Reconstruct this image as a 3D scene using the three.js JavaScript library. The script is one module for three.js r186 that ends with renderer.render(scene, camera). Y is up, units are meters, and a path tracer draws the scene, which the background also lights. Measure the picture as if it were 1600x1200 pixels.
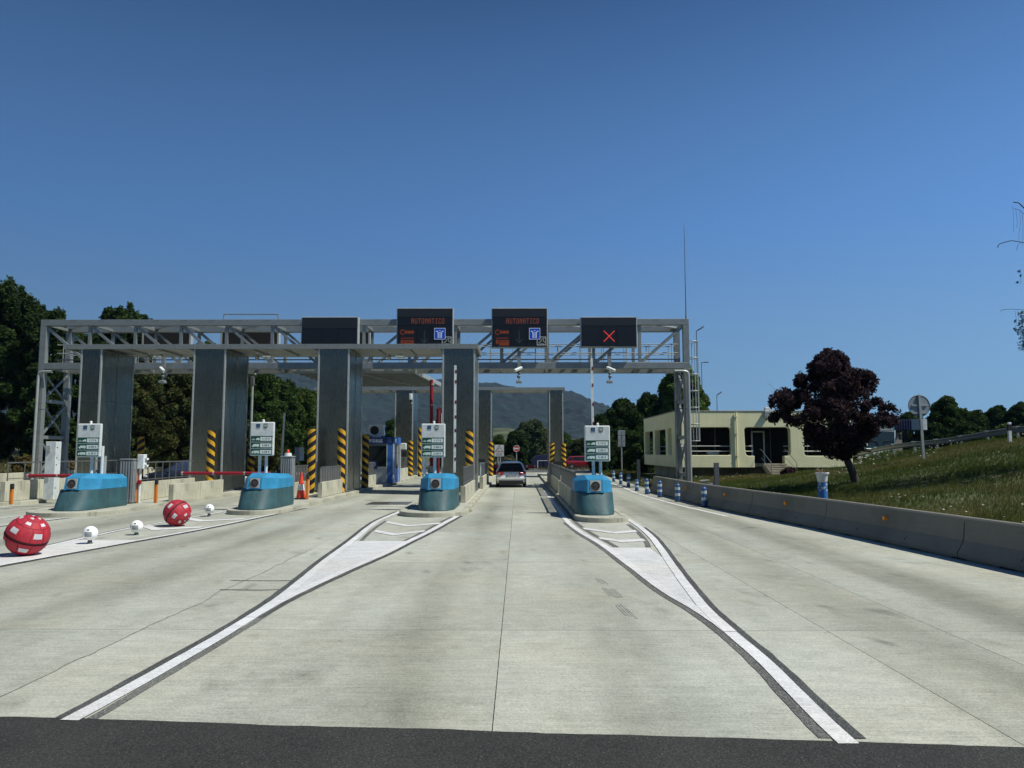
import * as THREE from 'three';
import { RoundedBoxGeometry } from 'three/addons/geometries/RoundedBoxGeometry.js';
import { mergeGeometries, mergeVertices, toCreasedNormals } from 'three/addons/utils/BufferGeometryUtils.js';

// ---------------------------------------------------------------- camera, sky, sun, exposure
const scene = new THREE.Scene();
const EYE = 2.1, FOC = 1150;
const camera = new THREE.PerspectiveCamera(2 * Math.atan(600 / FOC) * 180 / Math.PI, 4 / 3, 0.1, 8000);
const PITCH = Math.atan(105 / FOC), YAW = Math.atan(10 / FOC);
camera.rotation.order = 'YXZ';
camera.position.set(0, EYE, 0);
camera.rotation.set(PITCH, YAW, 0);

const renderer = new THREE.WebGLRenderer({ antialias: true });
renderer.setSize(1024, 768);
renderer.toneMapping = THREE.LinearToneMapping;
renderer.toneMappingExposure = 1.0;
renderer.shadowMap.enabled = true;
document.body.appendChild(renderer.domElement);

const D2R = Math.PI / 180;
const SUN_AZ = 71 * D2R, SUN_EL = 55 * D2R;               // azimuth from +z (behind the camera) towards +x (right)
const sunDir = new THREE.Vector3(Math.sin(SUN_AZ) * Math.cos(SUN_EL), Math.sin(SUN_EL), Math.cos(SUN_AZ) * Math.cos(SUN_EL));
{
  const w = 512, h = 256, a = new Float32Array(w * h * 4), d = new THREE.Vector3();
  const hor = [0.370, 0.660, 0.930], mid = [0.150, 0.360, 0.790], zen = [0.022, 0.066, 0.195];
  for (let j = 0; j < h; j++) for (let i = 0; i < w; i++) {
    const el = ((j + 0.5) / h - 0.5) * Math.PI, az = ((i + 0.5) / w - 0.5) * 2 * Math.PI;
    d.set(Math.cos(el) * Math.cos(az), Math.sin(el), Math.cos(el) * Math.sin(az));
    const s = Math.max(0, Math.sin(el)), k = (j * w + i) * 4;
    const cg = (1 + d.dot(sunDir)) / 2, f = 0.40 + 1.0 * Math.pow(cg, 2.3) + 0.8 * Math.pow(cg, 40);
    const t1 = Math.min(1, s / 0.28), t2 = Math.min(1, Math.max(0, (s - 0.28) / 0.34));
    for (let c = 0; c < 3; c++) {
      let v = hor[c] + (mid[c] - hor[c]) * t1 * (1.25 - 0.25 * t1);
      v = v + (zen[c] - mid[c]) * t2;
      if (el < 0) v *= 0.6;
      a[k + c] = v * f;
    }
    a[k + 3] = 1;
  }
  const t = new THREE.DataTexture(a, w, h, THREE.RGBAFormat, THREE.FloatType);
  t.mapping = THREE.EquirectangularReflectionMapping; t.magFilter = THREE.LinearFilter; t.minFilter = THREE.LinearFilter; t.needsUpdate = true;
  scene.background = t; scene.environment = t;
}
const sun = new THREE.DirectionalLight(new THREE.Color(1.0, 0.965, 0.85), 4.9);
sun.position.copy(sunDir).multiplyScalar(120).add(new THREE.Vector3(0, 0, -40));
sun.target.position.set(0, 0, -40); scene.add(sun, sun.target);
sun.castShadow = true; sun.shadow.mapSize.set(4096, 4096); sun.shadow.radius = 1;
Object.assign(sun.shadow.camera, { left: -90, right: 90, top: 90, bottom: -90, near: 1, far: 320 });
scene.fog = new THREE.FogExp2(new THREE.Color(0.34, 0.62, 1.0), 0.00008);

// ---------------------------------------------------------------- helpers
let seed_ = 12345;
function srnd(s) { seed_ = s | 0; }
function rnd() { seed_ = (seed_ + 0x6d2b79f5) | 0; let t = Math.imul(seed_ ^ (seed_ >>> 15), 1 | seed_); t = (t + Math.imul(t ^ (t >>> 7), 61 | t)) ^ t; return ((t ^ (t >>> 14)) >>> 0) / 4294967296; }
const rr = (a, b) => a + (b - a) * rnd();
const V = (x, y, z) => new THREE.Vector3(x, y, z);
const C = (r, g, b) => new THREE.Color().setRGB(r, g, b);
const sm = (a, b, t) => { t = Math.min(1, Math.max(0, (t - a) / (b - a))); return t * t * (3 - 2 * t); };
const mix = (a, b, t) => a + (b - a) * t;
// a pixel of the 1600x1200 photograph at a depth d (metres along the road) or on the level h, as a point of the place
camera.updateMatrixWorld();
function ray(px, py) { return V((px - 800) / FOC, (600 - py) / FOC, -1).applyQuaternion(camera.quaternion); }
function at(px, py, d) { const r = ray(px, py); return r.multiplyScalar(-d / r.z).add(camera.position); }
function gp(px, py, h = 0) { const r = ray(px, py); return r.multiplyScalar((h - EYE) / r.y).add(camera.position); }

const names = {};
function numbered(n) { const k = names[n] = (names[n] ?? -1) + 1; return k ? n + '_' + String(k).padStart(3, '0') : n; }
function tag(o, label, category, group) { o.userData.label = label; o.userData.category = category; if (group) o.userData.group = group; return o; }
function thing(name, label, category, pos = [0, 0, 0], turn = 0, group) {
  const o = new THREE.Group(); o.name = numbered(name); scene.add(o);
  o.position.set(...(pos.isVector3 ? pos.toArray() : pos)); o.rotation.y = turn;
  return tag(o, label, category, group);
}
function mesh(name, geo, mat, parent) {
  const m = new THREE.Mesh(geo, mat); m.name = parent ? name : numbered(name); m.castShadow = m.receiveShadow = true; (parent ?? scene).add(m); return m;
}
function copyOf(src, label, pos, turn = src.rotation.y) {
  const c = src.clone(); c.name = numbered(src.name.replace(/_\d\d\d$/, '')); c.userData = { ...src.userData, label };
  c.position.copy(pos.isVector3 ? pos : V(...pos)); c.rotation.y = turn; scene.add(c); return c;
}
function boxUV(g) {
  const p = g.attributes.position, n = g.attributes.normal, uv = new Float32Array(p.count * 2);
  for (let i = 0; i < p.count; i++) {
    const ax = Math.abs(n.getX(i)), ay = Math.abs(n.getY(i)), az = Math.abs(n.getZ(i));
    let u, v;
    if (ay >= ax && ay >= az) { u = p.getX(i); v = -p.getZ(i); } else if (ax >= az) { u = p.getZ(i); v = p.getY(i); } else { u = p.getX(i); v = p.getY(i); }
    uv[2 * i] = u; uv[2 * i + 1] = v;
  }
  g.setAttribute('uv', new THREE.BufferAttribute(uv, 2)); return g;
}
class MB {
  constructor() { this.g = []; }
  add(g, m) {
    if (g.index) g = g.toNonIndexed();
    for (const k of Object.keys(g.attributes)) if (!['position', 'normal', 'uv'].includes(k)) g.deleteAttribute(k);
    if (!g.attributes.uv) g.setAttribute('uv', new THREE.BufferAttribute(new Float32Array(g.attributes.position.count * 2), 2));
    if (m) g.applyMatrix4(m);
    this.g.push(g); return this;
  }
  tr(g, x, y, z, rx = 0, ry = 0, rz = 0) { return this.add(g, new THREE.Matrix4().compose(V(x, y, z), new THREE.Quaternion().setFromEuler(new THREE.Euler(rx, ry, rz)), V(1, 1, 1))); }
  box(w, h, d, x, y, z, rx, ry, rz) { return this.tr(new THREE.BoxGeometry(w, h, d), x, y, z, rx, ry, rz); }
  rbox(w, h, d, r, x, y, z, rx, ry, rz) { return this.tr(new RoundedBoxGeometry(w, h, d, 2, r), x, y, z, rx, ry, rz); }
  cyl(r1, r2, h, x, y, z, rx, ry, rz, seg = 14) { return this.tr(new THREE.CylinderGeometry(r1, r2, h, seg), x, y, z, rx, ry, rz); }
  sph(r, x, y, z, s = 12) { return this.tr(new THREE.SphereGeometry(r, s, Math.ceil(s / 2) + 2), x, y, z); }
  along(g, a, b) { const m = new THREE.Matrix4(), dir = b.clone().sub(a).normalize(); m.lookAt(b, a, Math.abs(dir.y) > 0.98 ? V(0, 0, 1) : V(0, 1, 0)); m.setPosition(a.clone().add(b).multiplyScalar(0.5)); return this.add(g, m); }
  bar(a, b, w, h = w) { return this.along(new THREE.BoxGeometry(w, h, a.distanceTo(b)), a, b); }
  rod(a, b, r, seg = 8) { return this.along(new THREE.CylinderGeometry(r, r, a.distanceTo(b), seg).rotateX(Math.PI / 2), a, b); }
  pipe(pts, r, seg = 8, n = 24) { return this.add(new THREE.TubeGeometry(new THREE.CatmullRomCurve3(pts, false, 'catmullrom', 0.1), n, r, seg)); }
  geo(uv = true) { const g = mergeGeometries(this.g); return uv ? boxUV(g) : g; }
  build(name, mat, parent, uv = true) { return mesh(name, this.geo(uv), mat, parent); }
}

// noise, tileable
const PERM = new Uint8Array(65536); { srnd(7); for (let i = 0; i < 65536; i++) PERM[i] = rnd() * 256; }
const hash2 = (x, y) => PERM[((x * 7919) ^ (y * 104729)) & 65535] / 255;
function vn(x, y, px, py) { // value noise with periods px, py
  const xi = Math.floor(x), yi = Math.floor(y), fx = x - xi, fy = y - yi;
  const u = fx * fx * (3 - 2 * fx), v = fy * fy * (3 - 2 * fy);
  const x0 = ((xi % px) + px) % px, x1 = (x0 + 1) % px, y0 = ((yi % py) + py) % py, y1 = (y0 + 1) % py;
  const a = hash2(x0, y0), b = hash2(x1, y0), c = hash2(x0, y1), d = hash2(x1, y1);
  return a + (b - a) * u + (c - a + (a - b - c + d) * u) * v;
}
function fbm(x, y, p, o = 4) { let s = 0, a = 0.5, t = 0; for (let i = 0; i < o; i++) { s += a * vn(x, y, p, p); t += a; x *= 2; y *= 2; p *= 2; a *= 0.5; } return s / t; }
const N2 = (x, y) => vn(x + 500, y + 500, 4096, 4096);
const F2 = (x, y, o = 4) => fbm(x + 300, y + 300, 4096, o);
const lin2s = (v) => { v = Math.min(1, Math.max(0, v)); return v <= 0.0031308 ? v * 12.92 : 1.055 * Math.pow(v, 1 / 2.4) - 0.055; };
function tex(n, fn, color = true, metres = 1, m = n) {
  const a = new Uint8Array(n * m * 4);
  for (let j = 0; j < m; j++) for (let i = 0; i < n; i++) {
    const k = (j * n + i) * 4, c = fn(i / n, j / m, i, j);
    if (color) { a[k] = 255 * lin2s(c[0]); a[k + 1] = 255 * lin2s(c[1]); a[k + 2] = 255 * lin2s(c[2]); } else a[k] = a[k + 1] = a[k + 2] = 255 * Math.min(1, Math.max(0, c));
    a[k + 3] = 255;
  }
  const t = new THREE.DataTexture(a, n, m); t.wrapS = t.wrapT = THREE.RepeatWrapping; t.magFilter = THREE.LinearFilter; t.minFilter = THREE.LinearMipmapLinearFilter; t.generateMipmaps = true;
  if (color) t.colorSpace = THREE.SRGBColorSpace;
  t.repeat.set(1 / metres, 1 / metres); t.needsUpdate = true; return t;
}
function canvasTex(w, h, draw) {
  const c = document.createElement('canvas'); c.width = w; c.height = h; draw(c.getContext('2d'), w, h);
  const t = new THREE.CanvasTexture(c); t.colorSpace = THREE.SRGBColorSpace; t.anisotropy = 8; return t;
}
const std = (o) => new THREE.MeshStandardMaterial(o);
const flat = (r, g, b, rough = 0.6, metal = 0) => std({ color: C(r, g, b), roughness: rough, metalness: metal });

// ---------------------------------------------------------------- materials
const tConcrete = tex(2048, (u, v) => {
  const big = fbm(u * 5, v * 5, 5, 4), fine = vn(u * 512, v * 512, 512, 512), med = fbm(u * 48, v * 48, 48, 3);
  const brush = vn(u * 24, v * 420, 24, 420) * 0.6 + vn(u * 60, v * 900, 60, 900) * 0.4;
  const grit = vn(u * 1024, v * 1024, 1024, 1024), pit = vn(u * 700, v * 700, 700, 700);
  let k = 0.78 + 0.22 * big + 0.20 * (med - 0.5) + 0.26 * (brush - 0.5) + 0.24 * (fine - 0.5) + 0.22 * (grit - 0.5);
  if (pit > 0.90) k *= 0.72;
  const warm = fbm(u * 7 + 3, v * 7, 7, 3) - 0.5;
  return [0.452 * k * (1 + 0.05 * warm), 0.464 * k, 0.398 * k * (1 - 0.07 * warm)];
}, true, 8);
const tConcreteB = tex(1024, (u, v) => 0.5 + 0.4 * (vn(u * 512, v * 512, 512, 512) - 0.5) + 0.3 * (vn(u * 16, v * 400, 16, 400) - 0.5), false, 4);
const tAsphalt = tex(1024, (u, v) => {
  const a = vn(u * 256, v * 256, 256, 256), b = vn(u * 512, v * 512, 512, 512), big = fbm(u * 4, v * 4, 4, 4);
  let k = 0.024 + 0.020 * big + 0.036 * (a - 0.5) + 0.030 * (b - 0.5);
  if (b > 0.90 && a > 0.45) k = 0.12 + 0.14 * a;
  return [k * 0.97, k, k * 0.9];
}, true, 2.2);
const tAsphaltB = tex(512, (u, v) => vn(u * 200, v * 200, 200, 200) * 0.6 + vn(u * 90, v * 90, 90, 90) * 0.4, false, 2.2);
const tWall = tex(1024, (u, v) => {
  const run = fbm(u * 40, v * 3, 40, 4), big = fbm(u * 6, v * 6, 6, 4), fine = vn(u * 300, v * 300, 300, 300);
  let k = 0.82 + 0.30 * (big - 0.5) + 0.10 * (fine - 0.5); const st = Math.max(0, run - 0.50) * 1.9;
  k *= 1 - 0.45 * st;
  return [0.56 * k * (1 - 0.02 * st), 0.55 * k, 0.43 * k * (1 - 0.08 * st)];
}, true, 3);
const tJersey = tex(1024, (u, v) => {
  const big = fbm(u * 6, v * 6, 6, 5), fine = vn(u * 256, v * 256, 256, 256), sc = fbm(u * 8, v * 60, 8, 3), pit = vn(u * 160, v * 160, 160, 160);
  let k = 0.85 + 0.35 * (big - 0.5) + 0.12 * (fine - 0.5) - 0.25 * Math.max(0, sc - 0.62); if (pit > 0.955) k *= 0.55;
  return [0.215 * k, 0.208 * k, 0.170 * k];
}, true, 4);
const tGalv = tex(512, (u, v) => { const a = vn(u * 22, v * 22, 22, 22), b = fbm(u * 6, v * 6, 6, 4), f = vn(u * 120, v * 120, 120, 120); const k = 0.86 + 0.16 * a + 0.22 * (b - 0.5) + 0.08 * (f - 0.5); return [k * 0.97, k, k]; }, true, 1.6);
const tBrush = tex(512, (u, v) => 0.62 + 0.12 * (vn(u * 200, v * 3, 200, 3) - 0.5) + 0.10 * (fbm(u * 4, v * 4, 4, 4) - 0.5), false, 1.5);
const tSteelC = tex(512, (u, v) => { const k = 0.95 + 0.03 * (vn(u * 160, v * 2, 160, 2) - 0.5) + 0.05 * (fbm(u * 3, v * 5, 3, 4) - 0.5); return [k, k, k * 0.98]; }, true, 2.4);
const tRib = tex(256, (u, v) => { const p = (u * 8) % 1; return p < 0.12 ? 0.2 + p * 6 : p > 0.88 ? 0.2 + (1 - p) * 6 : 0.92; }, false, 0.8);
const tTeal = tex(512, (u, v) => { // faded plastic, scuffed and chalky
  const b = fbm(u * 5, v * 5, 5, 5), s = fbm(u * 30 + v * 18, v * 6, 30, 3), f = vn(u * 150, v * 150, 150, 150); let k = 0.84 + 0.45 * (b - 0.5) + 0.10 * (f - 0.5); const w = Math.max(0, s - 0.56) * 1.3;
  return [mix(k, 1.6, w), mix(k, 1.25, w), mix(k, 1.15, w)].map((x) => x * 0.6);
}, true, 1.4);
const tCream = tex(1024, (u, v) => { const b = fbm(u * 6, v * 6, 6, 5), r = fbm(u * 50, v * 3, 50, 3), f = vn(u * 256, v * 256, 256, 256); const k = 0.93 + 0.16 * (b - 0.5) + 0.05 * (f - 0.5) - 0.16 * Math.max(0, r - 0.55); return [0.90 * k, 0.87 * k, 0.53 * k]; }, true, 6);
const tBark = tex(256, (u, v) => { const k = 0.5 + fbm(u * 16, v * 4, 16, 4); return [0.055 * k, 0.045 * k, 0.036 * k]; }, true, 0.8);
const tStripe = canvasTex(128, 512, (g, w, h) => {
  g.fillStyle = '#d9a520'; g.fillRect(0, 0, w, h); g.fillStyle = '#131211';
  for (let i = -2; i < 9; i++) { const y = i * 76; g.beginPath(); g.moveTo(0, y); g.lineTo(w, y + 66); g.lineTo(w, y + 106); g.lineTo(0, y + 40); g.fill(); }
  g.fillStyle = 'rgba(40,34,20,0.35)'; srnd(5); for (let i = 0; i < 260; i++) g.fillRect(rnd() * w, rnd() * h, 1 + rnd() * 5, 1 + rnd() * 9);
});
const tStripeR = tStripe.clone(); tStripeR.wrapS = THREE.RepeatWrapping; tStripeR.repeat.set(-1, 1); tStripeR.offset.set(1, 0); tStripeR.needsUpdate = true;

const M = {
  road: std({ map: tConcrete, bumpMap: tConcreteB, bumpScale: 0.004, roughness: 0.88, vertexColors: true }),
  kerb: std({ map: tWall, color: C(0.88, 0.88, 0.9), bumpMap: tConcreteB, bumpScale: 0.004, roughness: 0.92 }),
  island: std({ map: tConcrete, color: C(1, 0.99, 0.95), bumpMap: tConcreteB, bumpScale: 0.004, roughness: 0.92 }),
  bed: flat(0.035, 0.034, 0.032, 0.95),
  asphalt: std({ map: tAsphalt, color: C(0.78, 0.80, 0.76), bumpMap: tAsphaltB, bumpScale: 0.006, roughness: 0.92 }),
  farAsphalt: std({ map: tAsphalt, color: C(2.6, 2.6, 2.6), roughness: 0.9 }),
  wall: std({ map: tWall, bumpMap: tConcreteB, bumpScale: 0.004, roughness: 0.92 }),
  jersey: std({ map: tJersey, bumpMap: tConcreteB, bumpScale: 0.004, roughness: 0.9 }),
  galv: std({ map: tGalv, color: C(0.28, 0.295, 0.285), roughness: 0.5, metalness: 0.45 }),
  galvDark: std({ map: tGalv, color: C(0.17, 0.175, 0.175), roughness: 0.5, metalness: 0.4 }),
  lightSteel: std({ map: tGalv, color: C(0.46, 0.475, 0.45), roughness: 0.45, metalness: 0.35 }),
  steel: std({ map: tSteelC, color: C(0.25, 0.265, 0.23), roughness: 0.46, roughnessMap: tBrush, bumpMap: tRib, bumpScale: 0.0012, metalness: 0.95 }),
  ceiling: std({ map: tGalv, color: C(0.48, 0.485, 0.46), roughness: 0.6, metalness: 0.2 }),
  white: std({ map: tGalv, color: C(0.80, 0.81, 0.79), roughness: 0.5 }),
  panel: std({ map: tGalv, color: C(0.66, 0.69, 0.68), roughness: 0.45 }),
  signGrey: std({ map: tGalv, color: C(0.34, 0.36, 0.37), roughness: 0.5, metalness: 0.3 }),
  black: flat(0.010, 0.010, 0.011, 0.75), rubber: flat(0.016, 0.016, 0.016, 0.85),
  display: flat(0.008, 0.009, 0.011, 0.35), displayB: flat(0.013, 0.015, 0.018, 0.45),
  housing: std({ map: tGalv, color: C(0.45, 0.48, 0.48), roughness: 0.5, metalness: 0.2 }),
  teal: std({ map: tTeal, color: C(0.060, 0.175, 0.20), roughness: 0.6, bumpMap: tBrush, bumpScale: 0.002 }),
  blue: std({ map: tTeal, color: C(0.055, 0.46, 0.84), roughness: 0.5, bumpMap: tBrush, bumpScale: 0.002 }),
  red: std({ map: tGalv, color: C(0.30, 0.010, 0.020), roughness: 0.5 }),
  redDark: std({ map: tGalv, color: C(0.16, 0.008, 0.014), roughness: 0.55 }),
  ballRed: std({ map: tTeal, color: C(0.80, 0.040, 0.075), roughness: 0.68 }), ballSeam: flat(0.10, 0.008, 0.015, 0.7),
  reflect: std({ map: tGalv, color: C(0.60, 0.62, 0.64), roughness: 0.35 }),
  orange: std({ map: tGalv, color: C(0.75, 0.22, 0.02), roughness: 0.55 }),
  coneRed: std({ map: tGalv, color: C(0.78, 0.06, 0.025), roughness: 0.55 }),
  amber: std({ color: C(0.95, 0.30, 0.015), roughness: 0.25 }),
  stripe: std({ map: tStripe, roughness: 0.55 }), stripeR: std({ map: tStripeR, roughness: 0.55 }),
  paint: std({ map: tConcrete, color: C(1.58, 1.55, 1.78), bumpMap: tConcreteB, bumpScale: 0.002, roughness: 0.75 }),
  paintWorn: std({ map: tConcrete, color: C(1.42, 1.39, 1.58), bumpMap: tConcreteB, bumpScale: 0.002, roughness: 0.8 }),
  seal: std({ map: tAsphalt, color: C(1.9, 1.95, 2.05), roughness: 0.85 }), sealWorn: std({ map: tAsphalt, color: C(3.6, 3.6, 3.6), roughness: 0.88 }),
  sealSoft: std({ map: tConcrete, color: C(0.76, 0.76, 0.77), roughness: 0.88 }),
  sealSoft2: std({ map: tConcrete, color: C(0.42, 0.42, 0.43), roughness: 0.88 }),
  cream: std({ map: tCream, bumpMap: tConcreteB, bumpScale: 0.003, roughness: 0.85 }),
  darkGlass: new THREE.MeshPhysicalMaterial({ color: C(0.012, 0.015, 0.017), roughness: 0.1, specularIntensity: 0.5 }), darkRoom: flat(0.30, 0.29, 0.26, 0.9),
  step: std({ map: tWall, color: C(0.8, 0.74, 0.72), roughness: 0.9 }),
  booth: std({ map: tGalv, color: C(0.03, 0.15, 0.50), roughness: 0.4 }), boothDark: flat(0.012, 0.045, 0.17, 0.45),
  alu: std({ map: tGalv, color: C(0.55, 0.57, 0.56), roughness: 0.4, metalness: 0.5 }),
  navy: std({ map: tGalv, color: C(0.010, 0.014, 0.06), roughness: 0.85 }),
  bolBlue: std({ map: tGalv, color: C(0.035, 0.12, 0.32), roughness: 0.5 }), bolWhite: std({ map: tGalv, color: C(0.60, 0.68, 0.72), roughness: 0.4 }),
  bark: std({ map: tBark, bumpMap: tBark, bumpScale: 0.02, roughness: 0.95 }),
  leaf: new THREE.MeshPhysicalMaterial({ roughness: 0.9, side: THREE.DoubleSide, transmission: 0.3, thickness: 0, specularIntensity: 0.12 }),
};
M.leaf.color = C(1, 1, 1);
for (const m of Object.values(M)) if (m.bumpMap === tBark) m.bumpMap = null;

// ---------------------------------------------------------------- terrain
const BARX = [[20, 10.1], [-5, 9.45], [-9.7, 9.1], [-13.08, 8.81], [-14.69, 8.66], [-20.03, 8.19], [-24.5, 7.62], [-29.17, 7.15], [-38.83, 6.96], [-75, 7.2], [-90, 7.4]];
function barX(z) { for (let i = 0; i < BARX.length - 1; i++) { const [a, x] = BARX[i], [b, y] = BARX[i + 1]; if (z <= a && z >= b) return mix(x, y, (z - a) / (b - a)); } return z > 0 ? 10.1 : 7.4; }
function HT(x, z) {
  let h = -0.06;
  const right = barX(z) + 0.35;
  if (x > right && z > -78) {
    const s = x - right, w = 1 - 0.62 * sm(-38, -47, z), near = sm(16, -6, z);
    h += (0.14 * sm(0, 0.7, s) + 2.15 * w * sm(0.3, 18.6, s) + 0.45 * w * sm(19.5, 25.5, x) + 1.0 * sm(22.5, 26, x) * (1 - w) / 0.62 * sm(-57, -51, z)) * sm(-78, -68, z) * (0.35 + 0.65 * near);
    h += 0.10 * (F2(x * 0.5, z * 0.5, 3) - 0.5) * sm(0.5, 3, s);
  }
  if (x < -28.5) { const s = -28.5 - x; h += 0.5 * sm(0, 2, s) + 2.0 * sm(3, 25, s) + 0.3 * (F2(x * 0.3, z * 0.3, 3) - 0.5) * sm(0, 4, s); }
  if (z < -120) h += 3 * sm(-120, -300, z) * F2(x * 0.01, z * 0.01, 3);
  return h;
}
{
  const lines = (a, b, step, far, k) => { const l = []; for (let t = a; t <= b + 1e-6; t += step) l.push(t); let s = step, t = b; while (t < far) { s *= k; t += s; l.push(t); } s = step; t = a; const pre = []; while (t > -far) { s *= k; t -= s; pre.unshift(t); } return [...pre, ...l]; };
  const xs = lines(-45, 45, 0.8, 3200, 1.22), zs = lines(-110, 15, 0.9, 3200, 1.22);
  const pos = [], uv = [], col = [], idx = [];
  for (const z of zs) for (const x of xs) {
    pos.push(x, HT(x, z), z); uv.push(x, -z);
    const n = F2(x * 0.35, z * 0.35, 4), dry = F2(x * 0.11 + 40, z * 0.11, 3);
    const k = 0.65 + 0.7 * n, d = sm(0.45, 0.7, dry);
    col.push(mix(0.062, 0.115, d) * k, mix(0.078, 0.105, d) * k, mix(0.026, 0.045, d) * k);
  }
  for (let j = 0; j < zs.length - 1; j++) for (let i = 0; i < xs.length - 1; i++) { const a = j * xs.length + i, b = a + 1, c = a + xs.length, d = c + 1; idx.push(a, c, b, b, c, d); }
  const g = new THREE.BufferGeometry(); g.setAttribute('position', new THREE.Float32BufferAttribute(pos, 3)); g.setAttribute('uv', new THREE.Float32BufferAttribute(uv, 2)); g.setAttribute('color', new THREE.Float32BufferAttribute(col, 3)); g.setIndex(idx); g.computeVertexNormals();
  const tG = tex(512, (u, v) => { const k = 0.55 + 0.9 * fbm(u * 40, v * 40, 40, 4); return [k, k, k]; }, true, 3);
  mesh('ground', g, std({ map: tG, vertexColors: true, roughness: 1 })).userData.kind = 'structure';
}
// far wooded mountain and a lower foothill
function ridge(name, pts, D, depth, cols, kind, tri = 8, rough = 26) {
  const world = pts.map(([px, py]) => at(px, py, D));
  const x0 = world[0].x, x1 = world.at(-1).x, nx = Math.round((x1 - x0) / tri), nz = Math.round(depth / tri);
  const top = (x) => { for (let i = 0; i < world.length - 1; i++) if (x >= world[i].x && x <= world[i + 1].x) { const t = (x - world[i].x) / (world[i + 1].x - world[i].x); return mix(world[i].y, world[i + 1].y, t * t * (3 - 2 * t) * 0.5 + t * 0.5); } return 0; };
  const pos = [], col = [], idx = [], uv = [];
  for (let j = 0; j <= nz; j++) for (let i = 0; i <= nx; i++) {
    const x = mix(x0, x1, i / nx), s = j / nz, z = -D + depth * 0.75 - depth * s;     // s = .75 at the ridge
    const prof = s < 0.75 ? Math.pow(s / 0.75, 0.85) : 1 - (s - 0.75) * 1.2;
    const gul = (F2(x * 0.006, z * 0.004, 4) - 0.5) * 0.42 * prof * (1 - prof) * 4, can = (F2(x * 0.09, z * 0.09, 3) - 0.5) * rough * Math.min(1, prof * 3) * (s > 0.7 && s < 0.8 ? 0.4 : 1);
    pos.push(x + rough * 0.3 * (F2(x * 0.1, z * 0.1 + 90, 2) - 0.5), top(x) * (prof + gul) + can, z); uv.push(x, z);
    const n = F2(x * 0.02, z * 0.02, 4), f = F2(x * 0.16, z * 0.16, 2), k = 0.25 + 0.9 * n + 1.3 * (f - 0.5);
    col.push(...cols.map((c) => c * Math.max(0.2, k)));
  }
  for (let j = 0; j < nz; j++) for (let i = 0; i < nx; i++) { const a = j * (nx + 1) + i, b = a + 1, c = a + nx + 1, d = c + 1; idx.push(a, b, c, b, d, c); }
  const g = new THREE.BufferGeometry(); g.setAttribute('position', new THREE.Float32BufferAttribute(pos, 3)); g.setAttribute('uv', new THREE.Float32BufferAttribute(uv, 2)); g.setAttribute('color', new THREE.Float32BufferAttribute(col, 3)); g.setIndex(idx); g.computeVertexNormals();
  mesh(name, g, std({ vertexColors: true, roughness: 1, side: THREE.DoubleSide })).userData.kind = 'structure';
}
ridge('mountain', [[-700, 640], [-200, 610], [120, 588], [330, 572], [480, 570], [600, 578], [690, 592], [760, 597], [810, 606], [860, 608], [895, 612], [930, 628], [980, 654], [1050, 676], [1250, 692]], 1700, 900, [0.009, 0.021, 0.017]);
ridge('foothill', [[560, 692], [680, 682], [740, 672], [790, 668], [840, 676], [900, 686], [990, 690], [1150, 694]], 420, 160, [0.10, 0.12, 0.05], '', 5, 5);

// ---------------------------------------------------------------- concrete pavement, slab by slab
function trackDark(x, z) { // rubber laid down along the wheel paths, broken up by wear
  const L = [[-1.15, 0.52, 0.28], [1.2, 0.50, 0.21], [4.5, 0.55, 0.34], [6.3, 0.6, 0.40], [-6.2, 0.6, 0.28], [-7.7, 0.65, 0.24], [-12.0, 0.6, 0.3], [-13.2, 0.6, 0.2], [-17.5, 0.6, 0.3], [-18.8, 0.6, 0.3]];
  let d = 0; for (const [c, s, a] of L) { const t = (x - c - 0.35 * (N2(z * 0.09, c) - 0.5)) / s; d += a * Math.exp(-t * t) * (0.35 + 1.0 * F2(x * 1.5, z * 0.22, 3)); }
  d += 0.45 * Math.max(0, F2(x * 2.2 + 9, z * 0.16, 4) - 0.53); { const o = F2(x * 3.1 + 40, z * 3.1, 2); if (o > 0.80) d += 0.5 * (o - 0.80) / 0.2; }
  d += 0.28 * Math.max(0, F2(x * 0.35 + 70, z * 0.5 + 7, 4) - 0.52);
  return 1 - d;
}
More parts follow.
